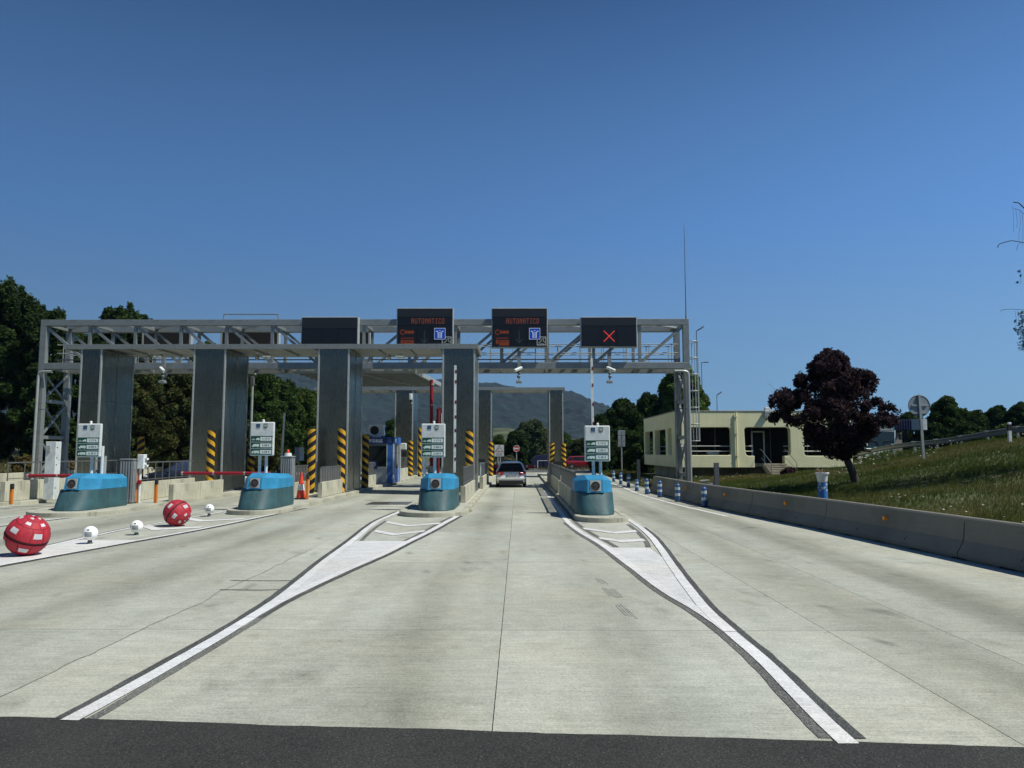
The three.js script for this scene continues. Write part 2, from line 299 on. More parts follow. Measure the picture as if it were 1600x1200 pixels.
{
  const root = new THREE.Group(); root.name = 'concrete_pavement'; root.userData.kind = 'structure'; scene.add(root);
  const bed = new THREE.PlaneGeometry(80, 100).rotateX(-Math.PI / 2); bed.translate(-20, -0.035, -40);
  const bg = new THREE.Shape(); // bed sheet follows the barrier on the right
  const B = mesh('pavement_bed', new THREE.BoxGeometry(36.2, 0.02, 71), M.bed, root); B.position.set(-10.9, -0.03, -38.5);
  const XS = [-29, -24.2, -19.4, -14.4, -9.5, -4.45, -0.2, 3.62, 4.98], ZS = [-3.2, -8.9, -14.2, -19.6, -25, -30.4, -35.8, -41.2, -46.6, -52, -57.4, -62.8, -68.2, -73.6];
  srnd(31);
  for (let c = 0; c < XS.length; c++) for (let r = 0; r < ZS.length - 1; r++) {
    const gap = 0.004, zo = rr(-0.05, 0.05) * 0, z0 = ZS[r] + zo - 0.005, z1 = ZS[r + 1] + 0.005;
    const x0 = XS[c] + gap, x1f = (z) => (c < XS.length - 1 ? XS[c + 1] - 0.004 : barX(z) + 0.3);
    const st = z0 > -26 ? 0.13 : 0.4, nx = Math.max(3, Math.round((x1f(z0) - x0) / st)), nz = Math.max(3, Math.round((z0 - z1) / (st * 2)));
    const pos = [], uv = [], col = [], idx = [], tone = rr(0.95, 1.04), uo = [rr(0, 6), rr(0, 6)];
    const put = (x, y, z) => { pos.push(x, y, z); uv.push(x + uo[0], -z + uo[1]); const k = trackDark(x, z) * tone; col.push(k * 1.005, k, k * (0.985 - 0.14 * (1 - k))); };
    for (let j = 0; j <= nz; j++) for (let i = 0; i <= nx; i++) { const z = mix(z0, z1, j / nz), x = mix(x0, x1f(z), i / nx); put(x, 0, z); }
    for (let j = 0; j < nz; j++) for (let i = 0; i < nx; i++) { const a = j * (nx + 1) + i, b = a + 1, q = a + nx + 1, d = q + 1; idx.push(a, b, q, b, d, q); }
    const ring = []; for (let i = 0; i < nx; i++) ring.push(i); for (let j = 0; j < nz; j++) ring.push(j * (nx + 1) + nx); for (let i = nx; i > 0; i--) ring.push(nz * (nx + 1) + i); for (let j = nz; j > 0; j--) ring.push(j * (nx + 1));
    const base = pos.length / 3; for (const k of ring) put(pos[3 * k], 0, pos[3 * k + 2]); for (const k of ring) put(pos[3 * k], -0.028, pos[3 * k + 2]);
    for (let k = 0; k < ring.length; k++) { const a = base + k, b = base + (k + 1) % ring.length; idx.push(a, a + ring.length, b, b, a + ring.length, b + ring.length); }
    const g = new THREE.BufferGeometry(); g.setAttribute('position', new THREE.Float32BufferAttribute(pos, 3)); g.setAttribute('uv', new THREE.Float32BufferAttribute(uv, 2)); g.setAttribute('color', new THREE.Float32BufferAttribute(col, 3)); g.setIndex(idx); g.computeVertexNormals();
    mesh('slab', g, M.road, root);
  }
}
function sheet(pts, y) { // a flat polygon, pts = [[x, z]...]
  const s = new THREE.Shape(pts.map(([x, z]) => new THREE.Vector2(x, -z))); const g = new THREE.ShapeGeometry(s).rotateX(-Math.PI / 2); g.translate(0, y, 0);
  const p = g.attributes.position, uv = g.attributes.uv; for (let i = 0; i < p.count; i++) uv.setXY(i, p.getX(i), -p.getZ(i)); return g;
}
{ // the asphalt in the foreground laps over the concrete along an uneven edge
  srnd(77); const e = []; for (let x = -34; x <= 11; x += 0.12) e.push([x, -5.73 + 0.070 * x + 0.035 * (F2(x * 1.7, 3, 4) - 0.5) + 0.02 * (F2(x * 9, 8, 2) - 0.5)]);
  mesh('asphalt_road', sheet([...e, [11, 16], [-34, 16]], 0.006), M.asphalt).userData.kind = 'structure';
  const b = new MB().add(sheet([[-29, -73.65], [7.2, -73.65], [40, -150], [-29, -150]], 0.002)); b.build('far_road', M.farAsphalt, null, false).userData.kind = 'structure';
}
// ---------------------------------------------------------------- painted markings and black joint sealing
function ribbon(pts, w0, w1, y, jag = 0.012) { // pts [[x,z]...]; w0,w1 offsets to the left / right in metres (across x)
  const c = new THREE.CatmullRomCurve3(pts.map(([x, z]) => V(x, 0, z)), false, 'centripetal'), n = pts.length * 9, a = [], b = [];
  for (let i = 0; i <= n; i++) { const p = c.getPoint(i / n), t = c.getTangent(i / n), nx = -t.z, nz = t.x, l = Math.hypot(nx, nz) || 1, j = () => (F2(p.x * 9 + w0 * 30, p.z * 3 + w1 * 50, 3) - 0.5) * 2 * jag; a.push([p.x + nx / l * (w0 + j()), p.z + nz / l * (w0 + j())]); b.push([p.x + nx / l * (w1 + j()), p.z + nz / l * (w1 + j())]); }
  const pos = [], idx = [], uv = [], nor = []; for (let i = 0; i <= n; i++) { for (const q of [a[i], b[i]]) { pos.push(q[0], y, q[1]); uv.push(q[0], -q[1]); nor.push(0, 1, 0); } if (i < n) { const k = 2 * i; idx.push(k, k + 1, k + 2, k + 1, k + 3, k + 2); } }
  const g = new THREE.BufferGeometry(); g.setAttribute('position', new THREE.Float32BufferAttribute(pos, 3)); g.setAttribute('normal', new THREE.Float32BufferAttribute(nor, 3)); g.setAttribute('uv', new THREE.Float32BufferAttribute(uv, 2)); g.setIndex(idx); return g;
}
const vee = ([a, b, c]) => sheet([[a[0], a[1] - 0.22], [b[0], b[1] - 0.22], [c[0], c[1] - 0.22], [c[0], c[1] + 0.22], [b[0], b[1] + 0.22], [a[0], a[1] + 0.22]].reverse(), 0.010);
function marking(o) {
  const root = new THREE.Group(); root.name = numbered('road_marking'); root.userData.kind = 'structure'; scene.add(root);
  const P = (n, g, m) => mesh(n, g, m, root);
  return P;
}
{ // left splitter
  const P = marking(), single = [[-3.50, -5.66], [-3.45, -6.8], [-3.39, -8.6], [-3.38, -9.6]];
  const L = [[-3.38, -9.5], [-3.40, -10.5], [-3.50, -12.0], [-3.70, -14.4], [-3.82, -16.4], [-3.96, -18.4], [-4.12, -20.4], [-4.22, -22.5], [-4.12, -25.9]];
  const R = [[-3.38, -9.5], [-3.34, -10.5], [-3.20, -11.9], [-3.0, -13.5], [-2.76, -15.2], [-2.56, -17.3], [-2.36, -19.2], [-2.14, -22.0], [-1.78, -26.5]];
  P('seal_strip', ribbon(single, -0.175, -0.08, 0.005), M.seal); P('seal_strip', ribbon(single, 0.08, 0.17, 0.005), M.sealWorn);
  P('line', ribbon([[-3.51, -5.93], ...single.slice(1)], -0.075, 0.075, 0.011, 0.006), M.paint);
  P('seal_strip', ribbon(L, -0.185, -0.08, 0.0056), M.seal); P('seal_strip', ribbon(R, 0.08, 0.16, 0.0062), M.seal);
  P('line', ribbon(L, -0.075, 0.075, 0.013, 0.006), M.paint); P('line', ribbon(R, -0.075, 0.075, 0.0155, 0.006), M.paint);
  P('filled_tip', sheet([[-3.36, -10.9], [-3.50, -12.2], [-3.66, -14.4], [-3.76, -16.4], [-3.80, -17.45], [-2.54, -17.45], [-2.78, -15.2], [-3.02, -13.5], [-3.22, -11.9]], 0.008), M.paintWorn);
  P('seal_strip', ribbon([[-3.74, -17.55], [-3.86, -18.7], [-3.98, -20.4], [-4.06, -22.5]], 0.0, 0.10, 0.005), M.sealWorn);
  P('seal_strip', ribbon([[-2.62, -17.55], [-2.46, -19.2], [-2.26, -22.0], [-2.0, -25]], -0.10, 0.0, 0.005), M.sealWorn);
  P('chevron', vee([[-3.93, -22.1], [-3.12, -20.98], [-2.28, -21.72]]), M.paint);
  P('chevron', vee([[-3.78, -19.64], [-3.13, -18.8], [-2.47, -19.65]]), M.paint);
}
{ // right splitter
  const P = marking(), single = [[2.455, -9.0], [2.46, -8.6], [2.46, -7.59], [2.40, -6.46], [2.37, -5.63]];
  const L = [[1.40, -40], [1.42, -30], [1.45, -25.84], [1.47, -21.95], [1.66, -18.94], [1.81, -17.6], [1.92, -16.34], [2.03, -14.37], [2.11, -13.03], [2.17, -11.81], [2.25, -10.94], [2.36, -10.15], [2.43, -9.4], [2.455, -8.8]];
  const R = [[3.36, -24.8], [3.36, -20.68], [3.24, -18.13], [3.05, -16.03], [2.88, -14.37], [2.70, -12.58], [2.56, -11.04], [2.49, -10.1], [2.465, -9.4], [2.46, -8.8]];
  P('seal_strip', ribbon(single, -0.17, -0.08, 0.005), M.seal); P('seal_strip', ribbon(single, 0.08, 0.17, 0.005), M.sealWorn);
  P('line', ribbon([...single, [2.37, -5.52]], -0.075, 0.075, 0.011, 0.006), M.paint);
  P('seal_strip', ribbon(L.slice(3), 0.08, 0.17, 0.0056), M.sealWorn); P('seal_strip', ribbon(R.slice(1), -0.175, -0.08, 0.0062), M.seal);
  P('seal_strip', ribbon([[1.62, -40], [1.64, -30], [1.66, -26], [1.66, -21.95], [1.85, -18.94], [2.0, -17.6], [2.12, -16.3]], -0.10, 0.02, 0.005), M.sealWorn);
  P('line', ribbon(L, -0.075, 0.075, 0.013, 0.006), M.paint); P('line', ribbon(R, -0.075, 0.075, 0.0155, 0.006), M.paint);
  P('filled_tip', sheet([[1.96, -16.34], [2.84, -16.3], [2.86, -14.37], [2.68, -12.58], [2.54, -11.04], [2.46, -9.9], [2.38, -10.1], [2.18, -11.81], [2.07, -14.0]].slice().reverse(), 0.008), M.paintWorn);
  P('seal_strip', ribbon([[3.22, -21.5], [3.18, -19.6], [3.04, -17.5], [2.90, -16.4]], 0.0, 0.12, 0.005), M.sealWorn);
  P('chevron', vee([[1.76, -20.33], [2.47, -19.24], [3.10, -19.7]]), M.paint);
  P('chevron', vee([[1.95, -18.11], [2.39, -17.48], [2.98, -17.74]]), M.paint);
}
{ // the splitter at the far left, under the balls
  const P = marking(), L = [[-10.0, -8], [-10.15, -12], [-10.4, -16.3], [-10.55, -18.5], [-10.6, -20.4], [-10.5, -22], [-10.25, -25.7]], R = [[-9.9, -8], [-9.75, -12], [-9.14, -16.35], [-8.62, -19.6], [-8.25, -23.5], [-7.95, -27.5]];
  P('line', ribbon(L, -0.07, 0.07, 0.013), M.paint); P('line', ribbon(R, -0.07, 0.07, 0.0155), M.paint);
  P('seal_strip', ribbon(L, -0.17, -0.08, 0.005), M.seal); P('seal_strip', ribbon(R, 0.08, 0.17, 0.005), M.seal);
  P('filled_tip', sheet([[-9.95, -9], [-9.72, -12], [-9.2, -16.3], [-8.95, -17.6], [-10.45, -17.6], [-10.35, -16.3], [-10.12, -12]], 0.008), M.paintWorn);
  P('chevron', vee([[-10.5, -20.9], [-9.75, -20.0], [-8.75, -20.6]]), M.paint); P('chevron', vee([[-10.45, -23.3], [-9.55, -22.4], [-8.5, -23.1]]), M.paint);
  const Q = marking(); Q('line', ribbon([[-16.4, -12], [-16.4, -18], [-16.2, -24]], -0.07, 0.07, 0.01), M.paintWorn); Q('line', ribbon([[-16.3, -12], [-15.2, -17], [-14.3, -23.4]], -0.07, 0.07, 0.01), M.paint); Q('seal_strip', ribbon([[-16.1, -12], [-15.05, -17], [-14.15, -23.4]], -0.04, 0.06, 0.005), M.seal);
  const S = marking(); S('line', ribbon([[6.15, -52], [6.1, -44], [5.95, -38], [6.0, -34], [6.25, -29], [6.75, -24]], -0.09, 0.09, 0.009, 0.03), M.paintWorn);
}
{ // tyre marks: short skids of rubber and scrapes on the slabs
  const root = new THREE.Group(); root.name = 'tyre_marks'; root.userData.kind = 'structure'; scene.add(root);
  srnd(9);
  const skid = (x, z, len, n, dx, dark, w) => { for (let i = 0; i < n; i++) { const o = i * w * 1.9, l = len * rr(0.6, 1), s = rr(-0.1, 0.1); mesh('tyre_mark', ribbon([[x + o + dx * 0, z + s], [x + o + dx * 0.5, z - l / 2 + s], [x + o + dx, z - l + s]], -w / 2, w / 2, 0.004, w * 0.45), dark, root); } };
  skid(-1.24, -9.6, 0.8, 6, 0.06, M.sealSoft, 0.022); skid(-0.95, -13.2, 0.8, 5, 0.05, M.sealSoft, 0.02); skid(-3.45, -12.6, 0.7, 6, 0.1, M.sealSoft, 0.03);
  skid(1.38, -9.6, 0.9, 4, -0.05, M.sealSoft, 0.02); skid(1.34, -10.9, 0.8, 5, -0.05, M.sealSoft, 0.022); skid(1.30, -12.0, 0.5, 4, -0.03, M.sealSoft, 0.02);
  for (const [x, z, l] of [[-4.55, -11.4, 0.9], [-4.7, -12.2, 1.1]]) mesh('tyre_mark', ribbon([[x, z], [x + l / 2, z + 0.03], [x + l, z]], -0.03, 0.03, 0.004, 0.02), M.sealWorn, root);
  // the ragged crack along the left joint
  const cr = []; for (let z = -5.75; z > -16; z -= 0.07) cr.push([-4.45 + 0.14 * (F2(z * 1.6, 4, 5) - 0.5), z]);
  mesh('crack', ribbon(cr, -0.005, 0.006, 0.004, 0.012), M.sealSoft2, root);
}

// ---------------------------------------------------------------- toll islands
const KT = 0.15; // kerb height
function island(label, xl, xr, z0, z1) {
  const t = thing('toll_island', label, 'traffic island', [0, 0, 0], 0, 'concrete islands between the lanes'), w = xr - xl, c = (xl + xr) / 2, r = w / 2, k = 0.2;
  const ext = (s, h, y, m, n, bev = 0.02) => { const g = new THREE.ExtrudeGeometry(s, { depth: h - bev, bevelEnabled: true, bevelThickness: bev, bevelSize: bev, bevelSegments: 2, curveSegments: 20 }).rotateX(-Math.PI / 2); g.translate(0, y, 0); return mesh(n, boxUV(g), m, t); };
  const core = new THREE.Shape(); core.moveTo(xl + k + 0.03, -z1); core.lineTo(xl + k + 0.03, -(z0 - r)); core.absellipse(c, -(z0 - r), r - k - 0.03, r - k - 0.03, Math.PI, 2 * Math.PI, false); core.lineTo(xr - k - 0.03, -z1);
  ext(core, KT + 0.02, -0.028, M.island, 'paving');
  const nose = new THREE.Shape(); nose.absellipse(c, -(z0 - r), r - 0.02, r - 0.02, Math.PI, 2 * Math.PI, false); nose.absellipse(c, -(z0 - r), r - k, r - k, 2 * Math.PI, Math.PI, true);
  ext(nose, KT + 0.02, -0.02, M.kerb, 'nose_kerb');
  const stone = boxUV(new RoundedBoxGeometry(k, KT + 0.02, 1.99, 1, 0.02));
  for (const x of [xl + k / 2, xr - k / 2]) for (let z = z0 - r - 1.005; z > z1; z -= 2) { const s = mesh('kerb_stone', stone, M.kerb, t); s.position.set(x + rr(-0.004, 0.004), KT / 2 - 0.01 + rr(-0.004, 0.004), z); }
  return t;
}
srnd(3);
island('long concrete island at the far left edge, orange post on its near end', -21.6, -19.4, -28.2, -66);
island('concrete island under the leftmost teal crash cushion', -16.3, -13.45, -23.5, -66);
island('concrete island carrying the traffic cone and the second teal cushion from the left', -9.9, -7.95, -24.4, -66);
island('concrete island with rounded nose left of the middle lane', -3.95, -1.70, -23.6, -66);
island('concrete island right of the middle lane, in front of the blue bollards', 1.74, 3.34, -21.9, -66);

// ---------------------------------------------------------------- crash cushions with lamp
function cushion(label, x, z, s = 1) {
  const t = thing('crash_cushion', label, 'crash cushion', [x, KT, z], 0, 'teal crash cushions at the noses of the islands');
  const ring = (y, hw, nose) => { const o = []; for (let i = 0; i <= 24; i++) { const a = -Math.PI / 2 + Math.PI * i / 24, sx = Math.sign(Math.sin(a)) * Math.pow(Math.abs(Math.sin(a)), 0.75), cz = Math.pow(Math.max(0, Math.cos(a)), 0.8); o.push(V(hw * sx, y, -1.0 + (1.0 - nose) * cz)); } o.push(V(hw, y, -2.75), V(-hw, y, -2.75)); return o; };
  const lv = [[0, 0.62, 0.0], [0.02, 0.63, 0.0], [0.22, 0.62, 0.13], [0.45, 0.605, 0.27], [0.655, 0.595, 0.39], [0.67, 0.58, 0.42]].map((a) => ring(...a)), pos = [], idx = [], n = lv[0].length;
  for (const l of lv) for (const p of l) pos.push(p.x, p.y, p.z);
  for (let j = 0; j < lv.length - 1; j++) for (let i = 0; i < n; i++) { const a = j * n + i, b = j * n + (i + 1) % n; idx.push(a, b, a + n, b, b + n, a + n); }
  const cc = pos.length / 3; pos.push(0, 0.67, -1.2); for (let i = 0; i < n; i++) idx.push((lv.length - 1) * n + i, (lv.length - 1) * n + (i + 1) % n, cc);
  let g = new THREE.BufferGeometry(); g.setAttribute('position', new THREE.Float32BufferAttribute(pos, 3)); g.setIndex(idx); g.computeVertexNormals(); g = toCreasedNormals(g, 0.6); mesh('base', boxUV(g), M.teal, t);
  const y0 = 0.665, q = {
    A1: [-0.25, y0, -0.36], A2: [0.25, y0, -0.36], A3: [0.24, 1.06, -0.44], A4: [-0.24, 1.06, -0.44], B1: [-0.60, y0, -1.05], B2: [0.60, y0, -1.05], C1: [-0.30, 1.20, -1.0], C2: [0.30, 1.20, -1.0],
    D1: [-0.585, 1.0, -1.15], D2: [0.585, 1.0, -1.15], E1: [-0.40, 1.17, -1.5], E2: [0.40, 1.17, -1.5], F1: [-0.585, 0.98, -2.75], F2: [0.585, 0.98, -2.75], G1: [-0.60, y0, -2.75], G2: [0.60, y0, -2.75], H1: [-0.42, 1.12, -2.75], H2: [0.42, 1.12, -2.75] };
  const tri = [], f = (...k) => { for (let i = 1; i < k.length - 1; i++) tri.push(...q[k[0]], ...q[k[i]], ...q[k[i + 1]]); };
  f('A1', 'A2', 'A3', 'A4'); f('A4', 'A3', 'C2', 'C1'); f('A2', 'B2', 'D2', 'A3'); f('A3', 'D2', 'C2'); f('B1', 'A1', 'A4', 'D1'); f('A4', 'C1', 'D1');
  f('C1', 'C2', 'E2', 'E1'); f('C2', 'D2', 'E2'); f('D1', 'C1', 'E1'); f('E1', 'E2', 'H2', 'H1'); f('D2', 'F2', 'H2', 'E2'); f('F1', 'D1', 'E1', 'H1'); f('B2', 'G2', 'F2', 'D2'); f('G1', 'B1', 'D1', 'F1'); f('G2', 'G1', 'F1', 'H1', 'H2', 'F2');
  g = new THREE.BufferGeometry(); g.setAttribute('position', new THREE.Float32BufferAttribute(tri, 3)); g.computeVertexNormals(); mesh('hood', boxUV(g), M.blue, t);
  for (const s2 of [-1, 1]) { for (let i = 0; i < 4; i++) new MB().cyl(0.014, 0.014, 0.02, s2 * 0.60, 0.72, -1.25 - i * 0.42, 0, 0, Math.PI / 2, 8).build('bolt', M.galvDark, t); new MB().box(0.012, 0.64, 0.02, s2 * 0.612, 0.32, -1.55).build('seam', M.galvDark, t); }
  new MB().rbox(0.34, 0.34, 0.04, 0.012, 0, 0.87, -0.405, -0.2).build('lamp_plate', M.lightSteel, t);
  const lamp = new MB().tr(new THREE.TorusGeometry(0.118, 0.02, 8, 28), 0, 0.875, -0.372, -0.2).build('lamp_rim', M.black, t);
  new MB().tr(new THREE.SphereGeometry(0.112, 20, 8, 0, 2 * Math.PI, 0, Math.PI / 2).scale(1, 0.25, 1), 0, 0.875, -0.384, Math.PI / 2 - 0.2).build('lamp_lens', std({ color: C(0.05, 0.045, 0.035), roughness: 0.12 }), lamp);
  return t;
}
const cu = cushion('teal crash cushion with light blue hood, at left beneath the red arm, seen in profile', -14.85, -24.15);
copyOf(cu, 'teal crash cushion beside the orange and white traffic cone', [-8.95, KT, -24.7]);
copyOf(cu, 'teal crash cushion left of the middle lane, small metal stud before it', [-2.77, KT, -24.35]);
copyOf(cu, 'teal crash cushion right of the middle lane, nearest the blue bollards', [2.40, KT, -22.75]);

// small metal studs on the kerb noses
{
  const t = thing('steel_stud', 'short steel stud before the cushion left of the middle lane', 'bollard', gp(664, 797, KT), 0, 'steel studs on the island noses');
  new MB().cyl(0.045, 0.05, 0.28, 0, 0.14, 0).build('post', M.lightSteel, t); new MB().sph(0.045, 0, 0.28, 0).build('cap', M.lightSteel, t);
  copyOf(t, 'short steel stud at the foot of the leftmost teal cushion', gp(91, 797, KT)); copyOf(t, 'short steel stud beside the second teal cushion from the left', gp(378, 794, KT));
}

// ---------------------------------------------------------------- price signs
const tPrice = [['1.17 €', 0], ['2.08 €', 1], ['2.28 €', 2]].map(([txt, k]) => canvasTex(512, 136, (g, w, h) => {
  g.fillStyle = '#0d4734'; g.fillRect(0, 0, w, h); g.fillStyle = '#d8e2de'; g.fillRect(222, 22, 272, 92);
  g.fillStyle = '#16201c'; g.font = 'bold 66px sans-serif'; g.textAlign = 'center'; g.fillText(txt, 358, 92);
  g.fillStyle = '#cfe0d8'; g.strokeStyle = '#cfe0d8';
  if (k === 0) { g.lineWidth = 7; g.beginPath(); g.arc(38, 88, 14, 0, 7); g.moveTo(92, 88); g.arc(78, 88, 14, 0, 7); g.moveTo(40, 86); g.lineTo(58, 56); g.lineTo(78, 86); g.stroke(); g.beginPath(); g.moveTo(116, 92); g.lineTo(118, 66); g.lineTo(140, 60); g.lineTo(156, 44); g.lineTo(192, 44); g.lineTo(208, 62); g.lineTo(208, 92); g.fill(); g.beginPath(); g.arc(136, 94, 12, 0, 7); g.arc(188, 94, 12, 0, 7); g.fill(); }
  else if (k === 1) { g.beginPath(); g.moveTo(24, 96); g.lineTo(26, 74); g.lineTo(50, 62); g.lineTo(70, 36); g.lineTo(200, 36); g.lineTo(200, 96); g.fill(); g.beginPath(); g.arc(58, 98, 14, 0, 7); g.arc(170, 98, 14, 0, 7); g.fill(); }
  else { g.fillRect(70, 38, 132, 52); g.beginPath(); g.moveTo(20, 92); g.lineTo(24, 66); g.lineTo(44, 46); g.lineTo(62, 46); g.lineTo(62, 92); g.fill(); for (const x of [40, 92, 118, 166, 190]) { g.beginPath(); g.arc(x, 98, 11, 0, 7); g.fill(); } }
}));
const mPrice = tPrice.map((t) => std({ map: t, roughness: 0.5 }));
const mCrestA = std({ map: canvasTex(64, 72, (g) => { g.fillStyle = '#1c3a5c'; g.fillRect(0, 0, 64, 60); g.fillStyle = '#5d7f9c'; for (let i = 0; i < 12; i++) g.fillRect(30 + 15 * Math.cos(i * 0.524), 28 + 15 * Math.sin(i * 0.524), 5, 5); g.fillRect(24, 24, 18, 12); g.fillStyle = '#7c93a5'; g.fillRect(0, 60, 64, 12); }), roughness: 0.5 });
const mCrestB = std({ map: canvasTex(64, 72, (g) => { g.fillStyle = '#3d4a4c'; g.fillRect(0, 0, 64, 72); g.fillStyle = '#c4cbc6'; g.fillRect(10, 14, 44, 22); g.fillStyle = '#8a9690'; g.fillRect(10, 40, 44, 16); g.fillStyle = '#3d4a4c'; g.fillRect(20, 20, 24, 5); }), roughness: 0.5 });
function priceSign(label, x, z, y0, yBase, posts) {
  const t = thing('price_sign', label, 'price sign', [x, 0, z], 0, 'toll price signs above the crash cushions');
  for (const p of posts) new MB().cyl(0.055, 0.055, y0 - yBase + 0.4, p, (y0 + yBase + 0.4) / 2, -0.12).build('post', M.panel, t);
  const b = new MB().rbox(0.86, 1.2, 0.13, 0.045, 0, y0 + 0.6, 0).build('cabinet', M.panel, t);
  const y = y0 + 0.04;
  new MB().box(0.82, 0.012, 0.02, 0, y0 + 0.70, 0.062).build('seam', M.signGrey, b);
  mPrice.forEach((m, i) => { const r = mesh('price_row', new THREE.BoxGeometry(0.76, 0.20, 0.02), m, t); r.position.set(0, y0 + 0.60 - i * 0.232, 0.068); });
  const a = mesh('emblem_plate', new THREE.BoxGeometry(0.135, 0.15, 0.012), mCrestA, t); a.position.set(-0.14, y0 + 1.055, 0.068);
  const sh = new THREE.Shape(); sh.moveTo(-0.067, 0.085); sh.lineTo(0.067, 0.085); sh.lineTo(0.067, -0.03); sh.quadraticCurveTo(0.06, -0.075, 0, -0.088); sh.quadraticCurveTo(-0.06, -0.075, -0.067, -0.03);
  const sg = new THREE.ExtrudeGeometry(sh, { depth: 0.012, bevelEnabled: false }), uv = sg.attributes.uv; for (let i = 0; i < uv.count; i++) uv.setXY(i, (sg.attributes.position.getX(i) + 0.067) / 0.134, (sg.attributes.position.getY(i) + 0.088) / 0.173);
  mesh('shield_plate', sg, mCrestB, t).position.set(0.125, y0 + 1.055, 0.063);
  new MB().cyl(0.035, 0.05, 0.05, 0.02, y0 + 1.215, 0).sph(0.048, 0.02, y0 + 1.25, 0).build('beacon', M.white, t);
  return t;
}
priceSign('grey price sign above the leftmost teal crash cushion', at(140, 688, 26.3).x, -26.3, 1.885, 1.2, [0.05, 0.42]);
priceSign('grey price sign above the cushion by the traffic cone', at(410, 686, 26.3).x, -26.3, 1.94, 1.2, [-0.11, 0.12]);
priceSign('grey price sign between the raised red arm and the raised white arm', at(677, 688, 26.3).x, -26.3, 1.88, 1.2, [-0.32, 0.05]);
priceSign('grey price sign right of the middle lane, before the dark trees', at(933, 695, 24.9).x, -24.9, 1.76, 1.2, [-0.12, 0.12]);
{ const p = at(163, 725, 27.2), t = thing('steel_post', 'thick grey round post right of the leftmost price sign', 'post', [p.x, KT, -27.2]); new MB().cyl(0.075, 0.075, 1.75, 0, 0.87, 0).build('shaft', M.lightSteel, t); new MB().cyl(0.08, 0.08, 0.03, 0, 1.76, 0).build('cap', M.lightSteel, t); }

// ---------------------------------------------------------------- barrier machines with their arms
function machine(label, x, z, h, w = 0.46, dome) {
  const t = thing('barrier_machine', label, 'toll barrier', [x, KT, z]);
  const b = new MB().rbox(w, h, w, 0.02, 0, h / 2, 0).build('cabinet', M.galvDark, t);
  const n = 5; for (let i = 0; i < n; i++) { const o = (i - (n - 1) / 2) * w / n; new MB().rbox(w / n * 0.55, h - 0.1, 0.02, 0.006, o, h / 2, w / 2 + 0.008).build('rib', M.signGrey, b); new MB().rbox(0.02, h - 0.1, w / n * 0.55, 0.006, w / 2 + 0.008, h / 2, o).build('rib', M.signGrey, b); }
  new MB().rbox(w + 0.04, 0.05, w + 0.04, 0.015, 0, h + 0.02, 0).build('lid', M.signGrey, t);
  if (dome) { new MB().cyl(0.13, 0.15, 0.12, 0, h + 0.10, 0).build('collar', M.white, t); new MB().cyl(0.05, 0.06, 0.10, 0, h + 0.2, 0).sph(0.05, 0, h + 0.25, 0).build('beacon', M.coneRed, t); }
  return t;
}
function armAcross(t, y, x0, x1, z) {
  const a = new MB().rod(V(x0, y, z), V(x1, y, z), 0.062, 14).build('arm', M.red, t), n = 3;
  for (let i = 0; i <= n; i++) { const x = mix(x1 + 0.06, x0 - 0.2, i / n); new MB().rod(V(x - 0.03, y, z), V(x + 0.03, y, z), 0.069, 14).build('clamp_ring', M.lightSteel, a); }
  new MB().rbox(0.26, 0.26, 0.12, 0.03, x0 - 0.02, y, z).build('hub', M.black, t);
}
function armUp(t, base, top, w, mat, marks) {
  const a = new MB().bar(base, top, w, w * 0.7).build('arm', mat, t), d = top.clone().sub(base);
  for (const m of marks) { const p = base.clone().addScaledVector(d, m), q = base.clone().addScaledVector(d, m + 0.028); p.x += w * 0.22; q.x += w * 0.22; new MB().bar(p, q, w * 0.62, w * 0.7 + 0.012).build('arm_band', M.redDark, a); }
  new MB().rbox(0.16, 0.42, 0.16, 0.05, base.x, base.y, base.z + 0.02).build('hub', M.black, t);
}
